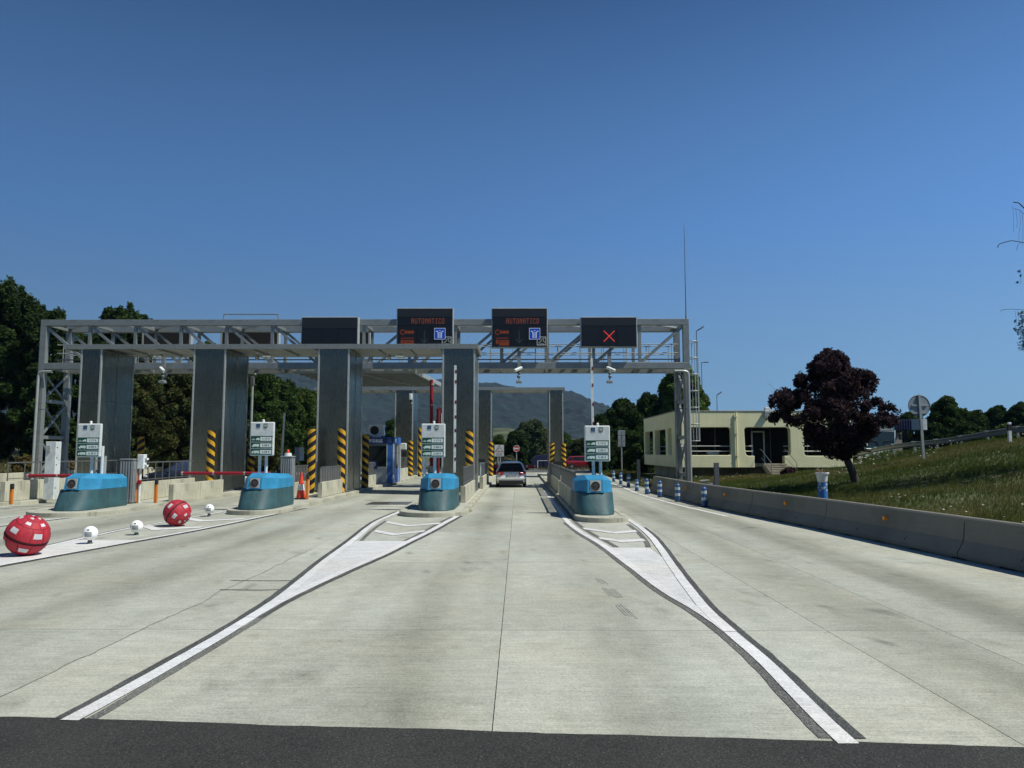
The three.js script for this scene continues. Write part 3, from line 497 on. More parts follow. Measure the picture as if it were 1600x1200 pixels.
{
  let p = at(202, 750, 27.9); let t = machine('fluted grey barrier machine with red arm reaching left past the leftmost cushion', p.x, -27.9, 1.62, 0.5); let e = at(47, 743, 28.1); armAcross(t, e.y - KT, -0.28, e.x - p.x, 0.0);
  p = at(449, 745, 28.4); t = machine('fluted grey barrier machine by the traffic cone, red arm reaching left', p.x, -28.4, 1.72, 0.42, true); e = at(283, 739.5, 28.4); armAcross(t, e.y - KT, -0.25, e.x - p.x, 0);
  p = at(704, 770, 27.6); t = machine('plain grey barrier machine with white arm raised upright left of the middle lane', p.x, -27.6, 0.98, 0.34); armUp(t, V(0.16, 0.92, 0.2), at(711.5, 571, 27.4).sub(V(p.x, KT, -27.6)), 0.085, M.white, [0.03, 0.16, 0.28, 0.41, 0.53, 0.66, 0.84, 0.93]);
  p = at(927, 752, 27.4); t = machine('grey barrier machine behind the right cushion with white arm raised against the sky', p.x, -27.4, 0.85, 0.36); armUp(t, V(-0.0, 0.95, 0.2), at(924.3, 560, 27.2).sub(V(p.x, KT, -27.4)), 0.085, M.white, [0.10, 0.30, 0.44, 0.60, 0.76, 0.90]);
  p = at(675, 742, 39.5); t = machine('barrier machine with thick red arm raised upright by the blue booth', p.x, -39.5, 0.95, 0.4); const tp = at(675, 594, 39.5).sub(V(p.x, KT, -39.5)); new MB().rod(V(0, 0.9, 0.24), V(tp.x, tp.y, 0.24), 0.095, 14).build('arm', M.red, t); for (const y of [2.6, 4.4, tp.y - 0.25]) new MB().rod(V(0, y - 0.05, 0.24), V(0, y + 0.05, 0.24), 0.105, 14).build('clamp_ring', M.lightSteel, t); new MB().rbox(0.22, 0.34, 0.2, 0.03, 0.02, 1.0, 0.25).build('hub', M.lightSteel, t);
  p = at(684, 742, 40.6); t = thing('red_post', 'dark red post between the price sign and the raised red arm', 'post', [p.x, KT, -40.6]); const h2 = at(684, 640, 40.6).y - KT; new MB().cyl(0.10, 0.10, h2, 0, h2 / 2, 0).build('shaft', M.redDark, t); new MB().cyl(0.115, 0.115, 0.06, 0, h2 + 0.02, 0).build('cap', M.redDark, t);
  p = at(440, 730, 47); t = thing('barrier_machine', 'distant barrier with thin white arm raised before the bushes', 'toll barrier', [p.x, KT, -47]); const q = at(446, 645, 47).sub(V(p.x, KT, -47)); new MB().rbox(0.3, 0.9, 0.3, 0.02, 0, 0.45, 0).build('cabinet', M.signGrey, t); new MB().bar(V(0.02, 0.7, 0.18), V(q.x, q.y, 0.18), 0.11, 0.06).build('arm', M.white, t);
  p = at(772, 735, 62); t = thing('barrier_machine', 'red barrier arm lowered across the lane beyond the silver car', 'toll barrier', [p.x, KT, -62]); new MB().rbox(0.35, 1.0, 0.35, 0.03, 0, 0.5, 0).build('cabinet', M.redDark, t); const e2 = at(838, 729, 62).sub(V(p.x, KT, -62)), y = e2.y; const ar = new MB().rod(V(0.1, y, 0.2), V(e2.x, y, 0.2), 0.14, 12).build('arm', M.red, t); for (const x of [0.4, 1.5, 2.75, 3.4]) new MB().rod(V(x - 0.05, y, 0.2), V(x + 0.05, y, 0.2), 0.15, 12).build('clamp_ring', M.lightSteel, ar); for (const x of [0.1, 0.4]) new MB().sph(0.09, x, y + 0.28, 0.2).build('lamp', M.white, t);
}
// ---------------------------------------------------------------- orange posts, traffic light, cone
{
  const o = (label, px, top, bot, d) => { const p = at(px, bot, d), h = at(px, top, d).y - KT, t = thing('orange_post', label, 'post', [p.x, KT, -d], 0, 'orange sensor posts on the islands'); new MB().rbox(0.11, h - 0.16, 0.1, 0.015, 0, (h - 0.16) / 2, 0).build('shaft', M.orange, t); new MB().rbox(0.1, 0.2, 0.14, 0.03, 0.02, h - 0.07, 0.02).build('sensor_head', M.black, t); return t; };
  o('orange post at the left edge of the picture', 17, 757, 789, 27.2); o('orange post right of the white traffic light', 243, 750, 784, 28.2); o('orange post behind the traffic cone', 479.5, 742, 778, 30.2);
  const p = at(217, 785, 28.0), t = thing('traffic_light', 'white traffic light with hoods turned right, seen from its side', 'traffic light', [p.x, KT, -28]);
  const y = at(220, 733, 28).y - KT, y2 = at(220, 710, 28).y - KT; new MB().cyl(0.05, 0.05, y, 0.0, y / 2, 0).build('pole', M.white, t); const b = new MB().rbox(0.26, y2 - y, 0.24, 0.03, 0.05, (y + y2) / 2, 0).build('head', M.white, t);
  for (const k of [0.3, 0.75]) new MB().tr(new THREE.CylinderGeometry(0.075, 0.075, 0.1, 16, 1, true, 0, Math.PI), 0.22, mix(y, y2, k), 0, 0, 0, -Math.PI / 2).cyl(0.072, 0.072, 0.02, 0.185, mix(y, y2, k), 0, 0, 0, Math.PI / 2).build('hood', M.white, b);
  new MB().rbox(0.10, y - 0.05, 0.08, 0.01, -0.11, y / 2, 0.04).build('orange_cover', M.orange, t); new MB().rbox(0.12, 0.16, 0.14, 0.03, 0.03, y * 0.62, 0.08).build('lock_box', M.red, t);
}
{
  const p = at(470, 778, 30.4), t = thing('traffic_cone', 'tall orange traffic cone with one white band', 'traffic cone', [p.x, KT, -30.4]), h = 1.08, c = (y) => mix(0.19, 0.035, y / h);
  new MB().rbox(0.52, 0.05, 0.52, 0.02, 0, 0.025, 0).build('foot', M.rubber, t);
  new MB().cyl(c(h), c(0.05), h - 0.05, 0, h / 2 + 0.025, 0, 0, 0, 0, 24).build('cone', M.coneRed, t);
  new MB().cyl(c(0.60) + 0.006, c(0.36) + 0.006, 0.24, 0, 0.48, 0, 0, 0, 0, 24).build('band', M.white, t);
}
// ---------------------------------------------------------------- portals clad in steel sheet
function portal(label, pillars, z0, dep, top, x0, x1, seamY, lowPanel) {
  const t = thing('toll_portal', label, 'toll canopy');
  for (const [xl, xr] of pillars) {
    const w = xr - xl, c = (xl + xr) / 2, h = top - KT - 0.12;
    const core = new MB().box(w - 0.06, h, dep - 0.06, 0, h / 2, 0).build('pillar', M.galvDark, t); core.position.set(c, KT, z0 - dep / 2);
    const pan = (W, H, x, y, z, ry) => { const m = mesh('panel', boxUV(new RoundedBoxGeometry(W - 0.012, H - 0.014, 0.018, 1, 0.004)), M.steel, core); m.position.set(x, y, z); m.rotation.y = ry; return m; };
    const sy = seamY - KT;
    for (const [ya, yb] of [[0.02, sy], [sy, h]]) {
      for (const s of [1, -1]) {
        pan(w - 0.16, yb - ya, 0, (ya + yb) / 2, s * (dep / 2 - 0.024), 0);
        for (const k of [-1, 1]) pan(dep / 2 - 0.09, yb - ya, s * (w / 2 - 0.024), (ya + yb) / 2, k * (dep / 4 - 0.04), Math.PI / 2);
      }
    }
    for (const sx of [-1, 1]) for (const sz of [-1, 1]) new MB().rbox(0.085, h + 0.02, 0.085, 0.012, sx * (w / 2 - 0.035), h / 2, sz * (dep / 2 - 0.035)).build('corner_trim', M.lightSteel, core);
    for (const sx of [-1, 1]) new MB().rbox(0.03, h, 0.05, 0.008, sx * (w / 2 - 0.008), h / 2, 0).build('seam_trim', M.galv, core);
    new MB().box(w + 0.1, 0.04, dep + 0.1, 0, 0.02, 0).build('base_plate', M.galvDark, core);
  }
  const L = x1 - x0, cx = (x0 + x1) / 2, cz = z0 - dep / 2;
  for (const z of [z0 + 0.02, z0 - dep - 0.02]) new MB().rbox(L, 0.24, 0.10, 0.012, cx, top - 0.02, z).build('edge_beam', M.galv, t);
  for (const x of [x0 - 0.05, x1 + 0.05]) new MB().rbox(0.10, 0.24, dep + 0.14, 0.012, x, top - 0.02, cz).build('edge_beam', M.galv, t);
  const n = 9, pw = (dep - 0.1) / n, g = boxUV(new RoundedBoxGeometry(L - 0.02, 0.03, pw - 0.022, 1, 0.006));
  for (let i = 0; i < n; i++) { const m = mesh('roof_panel', g, M.ceiling, t); m.position.set(cx, top - 0.005, z0 - 0.05 - (i + 0.5) * pw); }
  for (let x = x0 + 1.2; x < x1 - 0.3; x += 1.55) new MB().box(0.06, 0.09, dep - 0.08, x, top - 0.068, cz).build('rib', M.galv, t);
  return t;
}
portal('long near portal with four tall steel clad pillars and thin flat roof', [[-21.37, -20.34], [-15.84, -14.27], [-9.75, -8.23], [-3.69, -2.11]], -35.5, 3.05, 7.2, -22.1, -2.05, 4.55);
portal('far portal behind the gantry, its flat roof spanning the silver car lane', [[-15.9, -14.5], [-10.03, -8.58], [-3.37, -2.18], [2.49, 3.63]], -59.7, 3.0, 7.18, -16.6, 3.68, 4.65);
{ // lane sensors hanging under the near portal roof
  const s = (label, px) => { const p = at(px, 549, 36.6), t = thing('lane_sensor', label, 'sensor', [p.x, 7.02, -36.6], 0, 'sensor boxes under the near portal roof'); new MB().box(0.9, 0.05, 0.08, 0, -0.12, 0).box(0.06, 0.14, 0.06, -0.3, -0.06, 0).box(0.06, 0.14, 0.06, 0.3, -0.06, 0).build('bracket', M.ceiling, t); new MB().rbox(0.42, 0.10, 0.5, 0.02, 0.25, -0.2, 0.05).build('box', M.panel, t); new MB().rbox(0.16, 0.22, 0.2, 0.03, -0.3, -0.26, 0.05, 0.4).build('camera_head', M.signGrey, t); return t; };
  s('sensor box under the portal roof between the first and second pillar', 243); s('sensor box under the portal roof between the second and third pillar', 412); s('sensor box under the portal roof below the left lit display', 618);
}
// ---------------------------------------------------------------- striped corner guards
function guard(label, px, top, bot, d, right = true, r = 0.19) {
  const p = at(px, bot, d), h = at(px, top, d).y - KT - 0.02, t = thing('corner_guard', label, 'corner guard', [p.x, KT, -d], 0, 'black and yellow striped guards at the pillars');
  const yb = Math.max(0, p.y - KT);
  new MB().tr(new THREE.CylinderGeometry(r, r, h - yb, 16, 1, true, -Math.PI / 2, Math.PI).scale(1, 1, 0.8), 0, (h + yb) / 2, 0).build('striped_face', right ? M.stripe : M.stripeR, t, false);
  new MB().tr(new THREE.CylinderGeometry(r - 0.015, r - 0.015, h - yb - 0.02, 16, 1, false, -Math.PI / 2, Math.PI).scale(1, 1, 0.8), 0, (h + yb) / 2 - 0.002, -0.008).box(2 * r - 0.04, h - yb - 0.02, 0.03, 0, (h + yb) / 2, -0.02).build('core', M.black, t);
  return t;
}
guard('striped guard on the front of the second near pillar, above the red arm', 327, 672, 773, 34.9);
guard('striped guard standing left of the third near pillar, behind the orange post', 485, 670, 776, 34.6, false);
guard('striped guard on the right front of the third near pillar', 532, 669, 772, 35.15);
guard('striped guard at the rear corner of the third near pillar, beside the blue booth', 570, 678, 764, 39.6);
guard('striped guard on the fourth near pillar, right of the raised white arm', 733, 673, 760, 35.1);
guard('striped guard half hidden behind the second price sign', 391, 680, 772, 39.3);
guard('striped guard before the dark trees behind the white traffic light', 217.5, 682, 764, 39.6, false);
guard('striped guard on the far portal pillar right of the blue booth', 641, 688, 752, 58.9);
guard('striped guard in shade left of the middle price sign', 655.5, 668, 752, 57.4, true, 0.15);
guard('striped guard on the far pillar left of the silver car', 767, 690, 752, 59.1);
guard('striped guard on the left of the rightmost far pillar', 863, 692, 752, 59.2, false);
guard('striped guard on the right of the rightmost far pillar, by the red car', 881, 692, 752, 58.9);

// ---------------------------------------------------------------- gantry
const GZ = -42, GB = -44.4, GX0 = -27.45, GX1 = 9.62, GT = 9.5, GL = 6.98;
{
  const t = thing('gantry', 'wide grey steel truss gantry spanning all lanes on two braced towers', 'gantry');
  const n = 14, bay = (GX1 - GX0) / n;
  for (const z of [GZ, GB]) {
    for (const y of [GT, GL]) new MB().rbox(GX1 - GX0 + 0.34, 0.36, 0.34, 0.02, (GX0 + GX1) / 2, y, z).build('chord', M.galv, t);
    for (let i = 0; i <= n; i++) new MB().box(i % n ? 0.16 : 0.33, GT - GL - 0.36, i % n ? 0.16 : 0.33, GX0 + i * bay, (GT + GL) / 2, z).build('upright', M.galv, t);
    for (let i = 0; i < n; i++) { const l = i < n / 2, a = V(GX0 + (i + (l ? 0 : 1)) * bay + (l ? 0.08 : -0.08), GT - 0.2, z), b = V(GX0 + (i + (l ? 1 : 0)) * bay + (l ? -0.08 : 0.08), GL + 0.2, z); new MB().bar(a, b, 0.14).build('diagonal', M.galv, t); }
  }
  for (let i = 0; i <= n; i++) for (const y of [GT, GL]) new MB().box(0.16, 0.16, GZ - GB - 0.36, GX0 + i * bay, y - 0.06, (GZ + GB) / 2).build('cross_beam', M.galv, t);
  for (let i = 0; i < n; i++) new MB().bar(V(GX0 + i * bay + 0.1, GT + 0.05, i % 2 ? GZ - 0.2 : GB + 0.2), V(GX0 + (i + 1) * bay - 0.1, GT + 0.05, i % 2 ? GB + 0.2 : GZ - 0.2), 0.20, 0.1).build('wind_brace', M.lightSteel, t);
  new MB().box(GX1 - GX0 - 0.3, 0.04, 0.9, (GX0 + GX1) / 2, GL + 0.28, (GZ + GB) / 2).build('walkway', M.galvDark, t);
  for (const [y, z] of [[GL + 1.35, -42.75], [GL + 0.85, -42.75], [GL + 1.35, -43.65], [GL + 0.85, -43.65]]) new MB().rod(V(GX0 + 0.3, y, z), V(GX1 - 0.3, y, z), 0.028).build('handrail', M.lightSteel, t);
  for (let i = 0; i < 2 * n; i++) for (const z of [-42.75, -43.65]) new MB().rod(V(GX0 + (i + 0.5) * bay / 2, GL + 0.3, z), V(GX0 + (i + 0.5) * bay / 2, GL + 1.35, z), 0.022).build('rail_post', M.lightSteel, t);
  new MB().pipe([V(GX0 + 0.4, GL + 0.42, -42.4), V(-9, GL + 0.42, -42.4), V(GX1 - 0.4, GL + 0.42, -42.4)], 0.035).build('cable_tray', M.galvDark, t);
  // towers: a front and a rear leg tied by crossed braces
  for (const x of [GX0, GX1]) {
    const y0 = HT(x, -43) - 0.1, s = x < 0 ? 1 : -1;
    for (const z of [GZ, GB]) { const leg = new MB().rbox(0.34, GL - 0.18 - y0, 0.34, 0.02, x, (GL - 0.18 + y0) / 2, z).build('leg', M.galv, t); new MB().box(0.6, 0.06, 0.6, x, y0 + 0.16, z).build('foot_plate', M.galvDark, leg); new MB().box(0.37, 0.03, 0.37, x, 4.5, z).build('flange', M.galvDark, leg); }
    const lv = [0.75, 2.9, 5.0, 6.75];
    for (let i = 0; i < 3; i++) { new MB().box(0.16, 0.2, GZ - GB - 0.34, x, lv[i], (GZ + GB) / 2).build('cross_beam', M.galv, t); const a = lv[i] + 0.12, b = lv[i + 1] - 0.12; new MB().bar(V(x + 0.05, a, GZ - 0.15), V(x + 0.05, b, GB + 0.15), 0.10).build('tower_brace', M.galv, t); new MB().bar(V(x - 0.06, a, GB + 0.15), V(x - 0.06, b, GZ - 0.15), 0.10).build('tower_brace', M.galv, t); }
    new MB().pipe([V(x + s * 0.75, GL - 0.34, GZ + 0.32), V(x + s * 0.2, GL - 0.34, GZ + 0.32), V(x + s * -0.02, GL - 0.42, GZ + 0.3), V(x + s * -0.04, GL - 0.7, GZ + 0.3), V(x + s * -0.05, 4, GZ + 0.3), V(x + s * -0.05, y0 + 0.2, GZ + 0.3)], 0.075, 10, 48).build('conduit', M.lightSteel, t);
  }
  { // caged ladder on the right tower
    const lx = GX1 + 0.62, lz = -43.4, y0 = 2.7, y1 = 8.6, l = new MB().rod(V(lx - 0.3, 0.6, lz), V(lx - 0.3, y1, lz), 0.025).rod(V(lx - 0.3, 0.6, lz - 0.42), V(lx - 0.3, y1, lz - 0.42), 0.025).build('ladder', M.lightSteel, t);
    for (let y = 0.9; y < y1; y += 0.3) new MB().rod(V(lx - 0.3, y, lz), V(lx - 0.3, y, lz - 0.42), 0.014, 6).build('rung', M.lightSteel, l);
    for (let i = 0; i < 7; i++) new MB().tr(new THREE.TorusGeometry(0.40, 0.026, 6, 22, Math.PI * 1.4), lx + 0.06, mix(y0, y1, i / 6), lz - 0.21, Math.PI / 2, 0, 0.95 * Math.PI * -0.74).build('hoop', M.lightSteel, l);
    for (let i = 0; i < 6; i++) { const a = -1.25 + i * 0.5; new MB().rod(V(lx + 0.06 + 0.39 * Math.cos(a), y0, lz - 0.21 + 0.39 * Math.sin(a)), V(lx + 0.06 + 0.39 * Math.cos(a), y1, lz - 0.21 + 0.39 * Math.sin(a)), 0.022, 6).build('cage_bar', M.lightSteel, l); }
  }
  const f = at(350, 491, 44.4), f2 = at(435, 491, 44.4); new MB().rod(V(f.x, GT, GB), V(f.x, f.y, GB), 0.035).rod(V(f2.x, GT, GB), V(f2.x, f2.y, GB), 0.035).rod(V(f.x, f.y, GB), V(f2.x, f2.y, GB), 0.035).build('lifting_frame', M.galv, t);
  const p0 = at(1072, 500, 42.6), t2 = thing('antenna_mast', 'thin tall antenna rod above the right end of the gantry', 'antenna', [p0.x, GT + 0.18, -42.6]), ah = at(1072, 356, 42.6).y - GT; new MB().cyl(0.012, 0.032, ah, 0, ah / 2, 0).build('rod', M.galvDark, t2); new MB().cyl(0.05, 0.05, 0.3, 0, 0.15, 0).build('socket', M.galv, t2);
}
// ---------------------------------------------------------------- lane displays on the gantry
const ledText = (draw, w, h, on = 1) => { const m = canvasTex(w, h, (g) => { g.fillStyle = '#0c0e11'; g.fillRect(0, 0, w, h); draw(g, w, h); }); return std({ map: m, roughness: 0.4, emissiveMap: m, emissive: C(1, 1, 1), emissiveIntensity: 0.10 * on }); };
const GLY = { A: '01110 10001 10001 11111 10001 10001 10001', U: '10001 10001 10001 10001 10001 10001 01110', T: '11111 00100 00100 00100 00100 00100 00100', O: '01110 10001 10001 10001 10001 10001 01110', M: '10001 11011 10101 10101 10001 10001 10001', I: '01110 00100 00100 00100 00100 00100 01110', C: '01110 10001 10000 10000 10000 10001 01110' };
const mText = ledText((g, w, h) => { let x = w * 0.255; const s = w * 0.0103;  for (const ch of 'AUTOMATICO') { GLY[ch].split(' ').forEach((row, j) => [...row].forEach((b, i) => { if (b === '1') { g.fillStyle = (i + j) % 2 ? '#b4572c' : '#9a4f2e'; g.fillRect(x + i * s * 0.84, h * 0.14 + j * s * 1.48, s * 0.78, s * 1.34); } })); x += s * 6.05; } }, 1024, 176);
const mPay = ledText((g, w, h) => { g.strokeStyle = '#84380f'; g.fillStyle = '#84380f'; g.lineWidth = 12; g.beginPath(); g.arc(w * 0.26, h * 0.30, h * 0.11, 0.7, 5.6); g.stroke(); for (let i = 0; i < 3; i++) { g.beginPath(); g.arc(w * (0.45 + i * 0.17), h * 0.30, h * 0.085, 0, 7); g.fill(); } g.fillStyle = '#64240f'; g.fillRect(w * 0.17, h * 0.56, w * 0.68, h * 0.08); g.fillStyle = '#84380f'; g.fillRect(w * 0.17, h * 0.68, w * 0.14, h * 0.2); g.fillRect(w * 0.34, h * 0.70, w * 0.54, h * 0.26); g.fillStyle = '#1a0e0a'; g.fillRect(w * 0.34, h * 0.77, w * 0.5, h * 0.03); }, 256, 256, 1);
const mArrow = ledText((g, w, h) => { g.strokeStyle = '#3c4a46'; g.lineWidth = 10; g.beginPath(); g.moveTo(w / 2, h * 0.22); g.lineTo(w / 2, h * 0.80); g.moveTo(w * 0.29, h * 0.64); g.lineTo(w / 2, h * 0.82); g.lineTo(w * 0.71, h * 0.64); g.stroke(); }, 256, 256, 0.5);
const mToll = std({ roughness: 0.4, map: canvasTex(192, 192, (g) => { g.fillStyle = '#e6ecf2'; g.fillRect(0, 0, 192, 192); g.fillStyle = '#1550c8'; g.fillRect(8, 8, 176, 176); g.strokeStyle = '#e6eef6'; g.lineWidth = 15; for (const s of [-1, 1]) { g.beginPath(); g.moveTo(96 + s * 29, 168); g.lineTo(96 + s * 29, 90); g.quadraticCurveTo(96 + s * 29, 56, 96 + s * 66, 50); g.stroke(); } g.lineWidth = 9; for (const x of [86, 106]) { g.beginPath(); g.moveTo(x, 168); g.lineTo(x, 66); g.stroke(); } g.beginPath(); g.moveTo(80, 44); g.lineTo(112, 44); g.stroke(); }) });
const mWave = std({ roughness: 0.45, map: canvasTex(192, 176, (g) => { g.fillStyle = '#14160f'; g.fillRect(0, 0, 192, 176); g.strokeStyle = '#c9d0c8'; g.lineWidth = 12; g.beginPath(); g.moveTo(70, 8); g.lineTo(184, 8); g.lineTo(184, 168); g.lineTo(8, 168); g.lineTo(8, 70); g.stroke(); g.lineWidth = 9; g.beginPath(); g.moveTo(30, 120); g.quadraticCurveTo(80, 110, 100, 60); g.quadraticCurveTo(120, 30, 160, 40); g.moveTo(140, 56); g.quadraticCurveTo(120, 90, 168, 116); g.stroke(); g.fillStyle = '#b9c0b8'; g.font = 'bold 34px sans-serif'; g.textAlign = 'center'; g.fillText('bidegi', 98, 156); }) });
function display(label, px0, px1, py0, py1, kind) {
  const d = 41.35, a = at(px0, py0, d), b = at(px1, py1, d), W = b.x - a.x, H = a.y - b.y, t = thing('lane_display', label, 'lane sign', [(a.x + b.x) / 2, b.y, -d], 0, 'electronic signs on the front of the gantry');
  const body = new MB().rbox(W, H, 0.42, 0.02, 0, H / 2, -0.21).build('housing', M.housing, t);
  new MB().box(W - 0.1, H - 0.1, 0.02, 0, H / 2, 0.0).build('frame_plate', M.black, body);
  for (const x of [-0.16, 0.17]) new MB().cyl(0.018, 0.02, 0.1, x * W, H + 0.045, -0.2).build('lifting_lug', M.galv, t);
  const pl = (n, x0, x1, y0, y1, mat, z = 0.022, par = t) => { const m = mesh(n, new THREE.BoxGeometry((x1 - x0) * W - 0.02, (y1 - y0) * H - 0.02, 0.024), mat, par); m.position.set(((x0 + x1) / 2 - 0.5) * W, (1 - (y0 + y1) / 2) * H, z); return m; };
  if (kind === 'auto') {
    pl('header_panel', 0.02, 0.98, 0.025, 0.235, M.displayB); pl('text_panel', 0.02, 0.98, 0.235, 0.46, mText);
    pl('payment_panel', 0.02, 0.355, 0.46, 0.975, mPay); pl('arrow_panel', 0.355, 0.63, 0.46, 0.975, mArrow); pl('blank_panel', 0.63, 0.98, 0.46, 0.975, M.display);
    pl('toll_pictogram', 0.665, 0.868, 0.51, 0.805, mToll, 0.05); pl('operator_plate', 0.80, 0.975, 0.725, 0.955, mWave, 0.042);
  } else {
    const k = kind === 'cross' ? 0.30 : 0.32; pl('header_panel', 0.02, 0.98, 0.025, k, M.displayB);
    for (const [x0, x1] of [[0.02, 0.36], [0.36, 0.645], [0.645, 0.98]]) pl('blank_panel', x0, x1, k, 0.975, M.display);
    if (kind === 'cross') { const e = std({ color: C(0.5, 0.02, 0.02), emissive: C(1, 0.09, 0.06), emissiveIntensity: 0.45, roughness: 0.4 }); for (const s of [-1, 1]) new MB().box(0.86, 0.045, 0.012, 0.003 * W, H * 0.36, 0.042 + s * 0.004, 0, 0, s * 0.79).build('cross_bar', e, t); }
  }
  for (const x of [-0.3, 0.3]) new MB().box(0.14, H * 0.9, 0.24, x * W, H * 0.5, -0.53).build('bracket', M.galv, t);
  return t;
}
display('blank black lane display on the gantry, leftmost of the four in front', 471, 559, 495, 552, 'blank');
display('lit lane display reading AUTOMATICO cut off below by the portal roof', 620, 708, 481, 543, 'auto');
display('lit lane display reading AUTOMATICO standing free above the middle lane', 768, 856, 481, 543, 'auto');
display('black lane display with red cross, at the right of the gantry', 907, 996, 495, 542.5, 'cross');
function backSign(label, px0, px1, py0, py1) { const d = 45.2, a = at(px0, py0, d), b = at(px1, py1, d), W = b.x - a.x, H = a.y - b.y, t = thing('rear_display', label, 'lane sign', [(a.x + b.x) / 2, b.y, -d], 0, 'black signs on the back of the gantry'); new MB().rbox(W, H, 0.4, 0.02, 0, H / 2, 0).build('housing', M.black, t); for (const x of [-W / 2 - 0.06, W / 2 + 0.06]) new MB().box(0.1, H, 0.36, x, H / 2, 0.03).build('side_bracket', M.housing, t); }
backSign('black sign on the back of the gantry above the gap left of the second pillar', 228, 297, 512, 545); backSign('black sign on the back of the gantry above the second pillar', 350, 434, 513, 545); backSign('black sign on the back of the gantry peeping out right of the blank display', 510, 576, 513, 545); backSign('black sign on the back of the gantry behind the left lit display', 640, 715, 513, 545);
{ // cameras hanging under the gantry
  const c = (label, px, s, y1) => { const p = at(px, 548, 41.5), y = at(px, 600, 41.5).y, t = thing('hanging_camera', label, 'camera', [p.x, y, -41.5], 0, 'cameras hanging under the gantry'); const H = p.y - y; new MB().box(0.2, H - 0.95, 0.16, 0, H - (H - 0.95) / 2, -0.02).build('hanger', M.galv, t); new MB().cyl(0.03, 0.03, 0.55, 0, 0.7, 0).sph(0.09, 0, 0.62, 0).sph(0.1, 0.02 * s, 0.42, 0.02).build('joint', M.galvDark, t); new MB().rbox(0.15, 0.15, 0.62, 0.03, 0.05 * s, 0.82, 0.22, 0.5, s * 0.7, 0).build('camera_body', M.white, t); new MB().rbox(0.34, 0.16, 0.3, 0.03, 0, 0.12, 0).cyl(0.035, 0.035, 0.3, 0, 0.3, 0).build('flood_lamp', M.signGrey, t); return t; };
  c('white camera hanging below the free standing lit display', 811, -1); c('white camera hanging below the display with the red cross', 952, 1); c('white camera hanging before the trees left of the second pillar', 256, 1);
}

// ---------------------------------------------------------------- low walls and railings on the islands
function lowWall(label, x, z0, z1, h, w = 0.2) { const t = thing('low_wall', label, 'wall', [x, KT, 0]); const n = Math.max(1, Math.round((z0 - z1) / 2)), l = (z0 - z1) / n, g = boxUV(new RoundedBoxGeometry(w, h, l - 0.016, 1, 0.014)); for (let i = 0; i < n; i++) mesh('wall_block', g, M.wall, t).position.set(rr(-0.004, 0.004), h / 2, z0 - (i + 0.5) * l); return t; }
function railing(label, x, y, z0, z1, h, step, bw = 0.05, mat = M.galvDark) { const t = thing('railing', label, 'railing', [x, y, 0]); new MB().box(0.05, 0.05, z0 - z1, 0, h, (z0 + z1) / 2).build('top_rail', mat, t); new MB().box(0.03, 0.03, z0 - z1, 0, 0.09, (z0 + z1) / 2).build('lower_rail', mat, t); for (let z = z0 - 0.05; z > z1; z -= step) new MB().box(0.025, h - 0.03, bw, 0, (h - 0.03) / 2, z).build('baluster', mat, t); return t; }
lowWall('stained low concrete wall on the far left island', -20.0, -28.6, -37, 0.78); railing('thin railing on the wall of the far left island', -20.0, KT + 0.78, -28.8, -37, 0.72, 0.98, 0.04);
lowWall('sunlit low concrete wall right of the white traffic light', -13.62, -29.0, -33.9, 0.66);
lowWall('low concrete wall behind the white traffic light', -15.2, -29.6, -34.5, 0.72); railing('thin railing above the wall behind the white traffic light', -15.2, KT + 0.72, -29.6, -34.4, 0.78, 0.62, 0.04);
lowWall('low concrete wall just right of the traffic cone', -8.42, -31.4, -35.3, 0.64); railing('grey slatted railing right of the traffic cone', -8.42, KT + 0.64, -31.5, -35.3, 0.62, 0.42, 0.34);
lowWall('low concrete wall behind the traffic cone', -9.75, -31.0, -34.2, 0.6); railing('grey slatted railing behind the traffic cone', -9.75, KT + 0.6, -31, -34.2, 0.7, 0.42, 0.3);
lowWall('low concrete wall behind the middle cushion, left of the middle lane', -2.12, -28.4, -34.7, 0.62); railing('dark railing above the wall left of the middle lane, nearer the camera', -2.12, KT + 0.62, -28.4, -34.8, 0.70, 0.17, 0.07);
lowWall('low concrete wall in three blocks left of the silver car', -1.95, -39.0, -46.5, 0.62); railing('dark railing left of the silver car', -1.95, KT + 0.62, -39.0, -46.5, 0.66, 0.17, 0.07);
lowWall('shaded low concrete wall along the right side of the middle lane', 1.93, -25.0, -33.5, 0.60); railing('dark railing along the right side of the middle lane', 1.93, KT + 0.60, -25.1, -33.5, 0.62, 0.15, 0.06);
lowWall('shaded low concrete wall beside the silver car on its right', 1.95, -34.5, -48, 0.60); railing('dark railing beside the silver car on its right', 1.95, KT + 0.6, -34.5, -48, 0.62, 0.16, 0.06);
lowWall('low concrete wall before the blue booth', -8.4, -40.2, -43.2, 0.6); railing('grey slatted railing before the blue booth', -8.4, KT + 0.6, -40.2, -43.2, 0.7, 0.3, 0.14);
lowWall('low concrete wall right of the blue booth', -8.6, -52.5, -57, 0.7); railing('grey railing right of the blue booth', -8.6, KT + 0.7, -52.5, -57, 0.8, 0.25, 0.05);
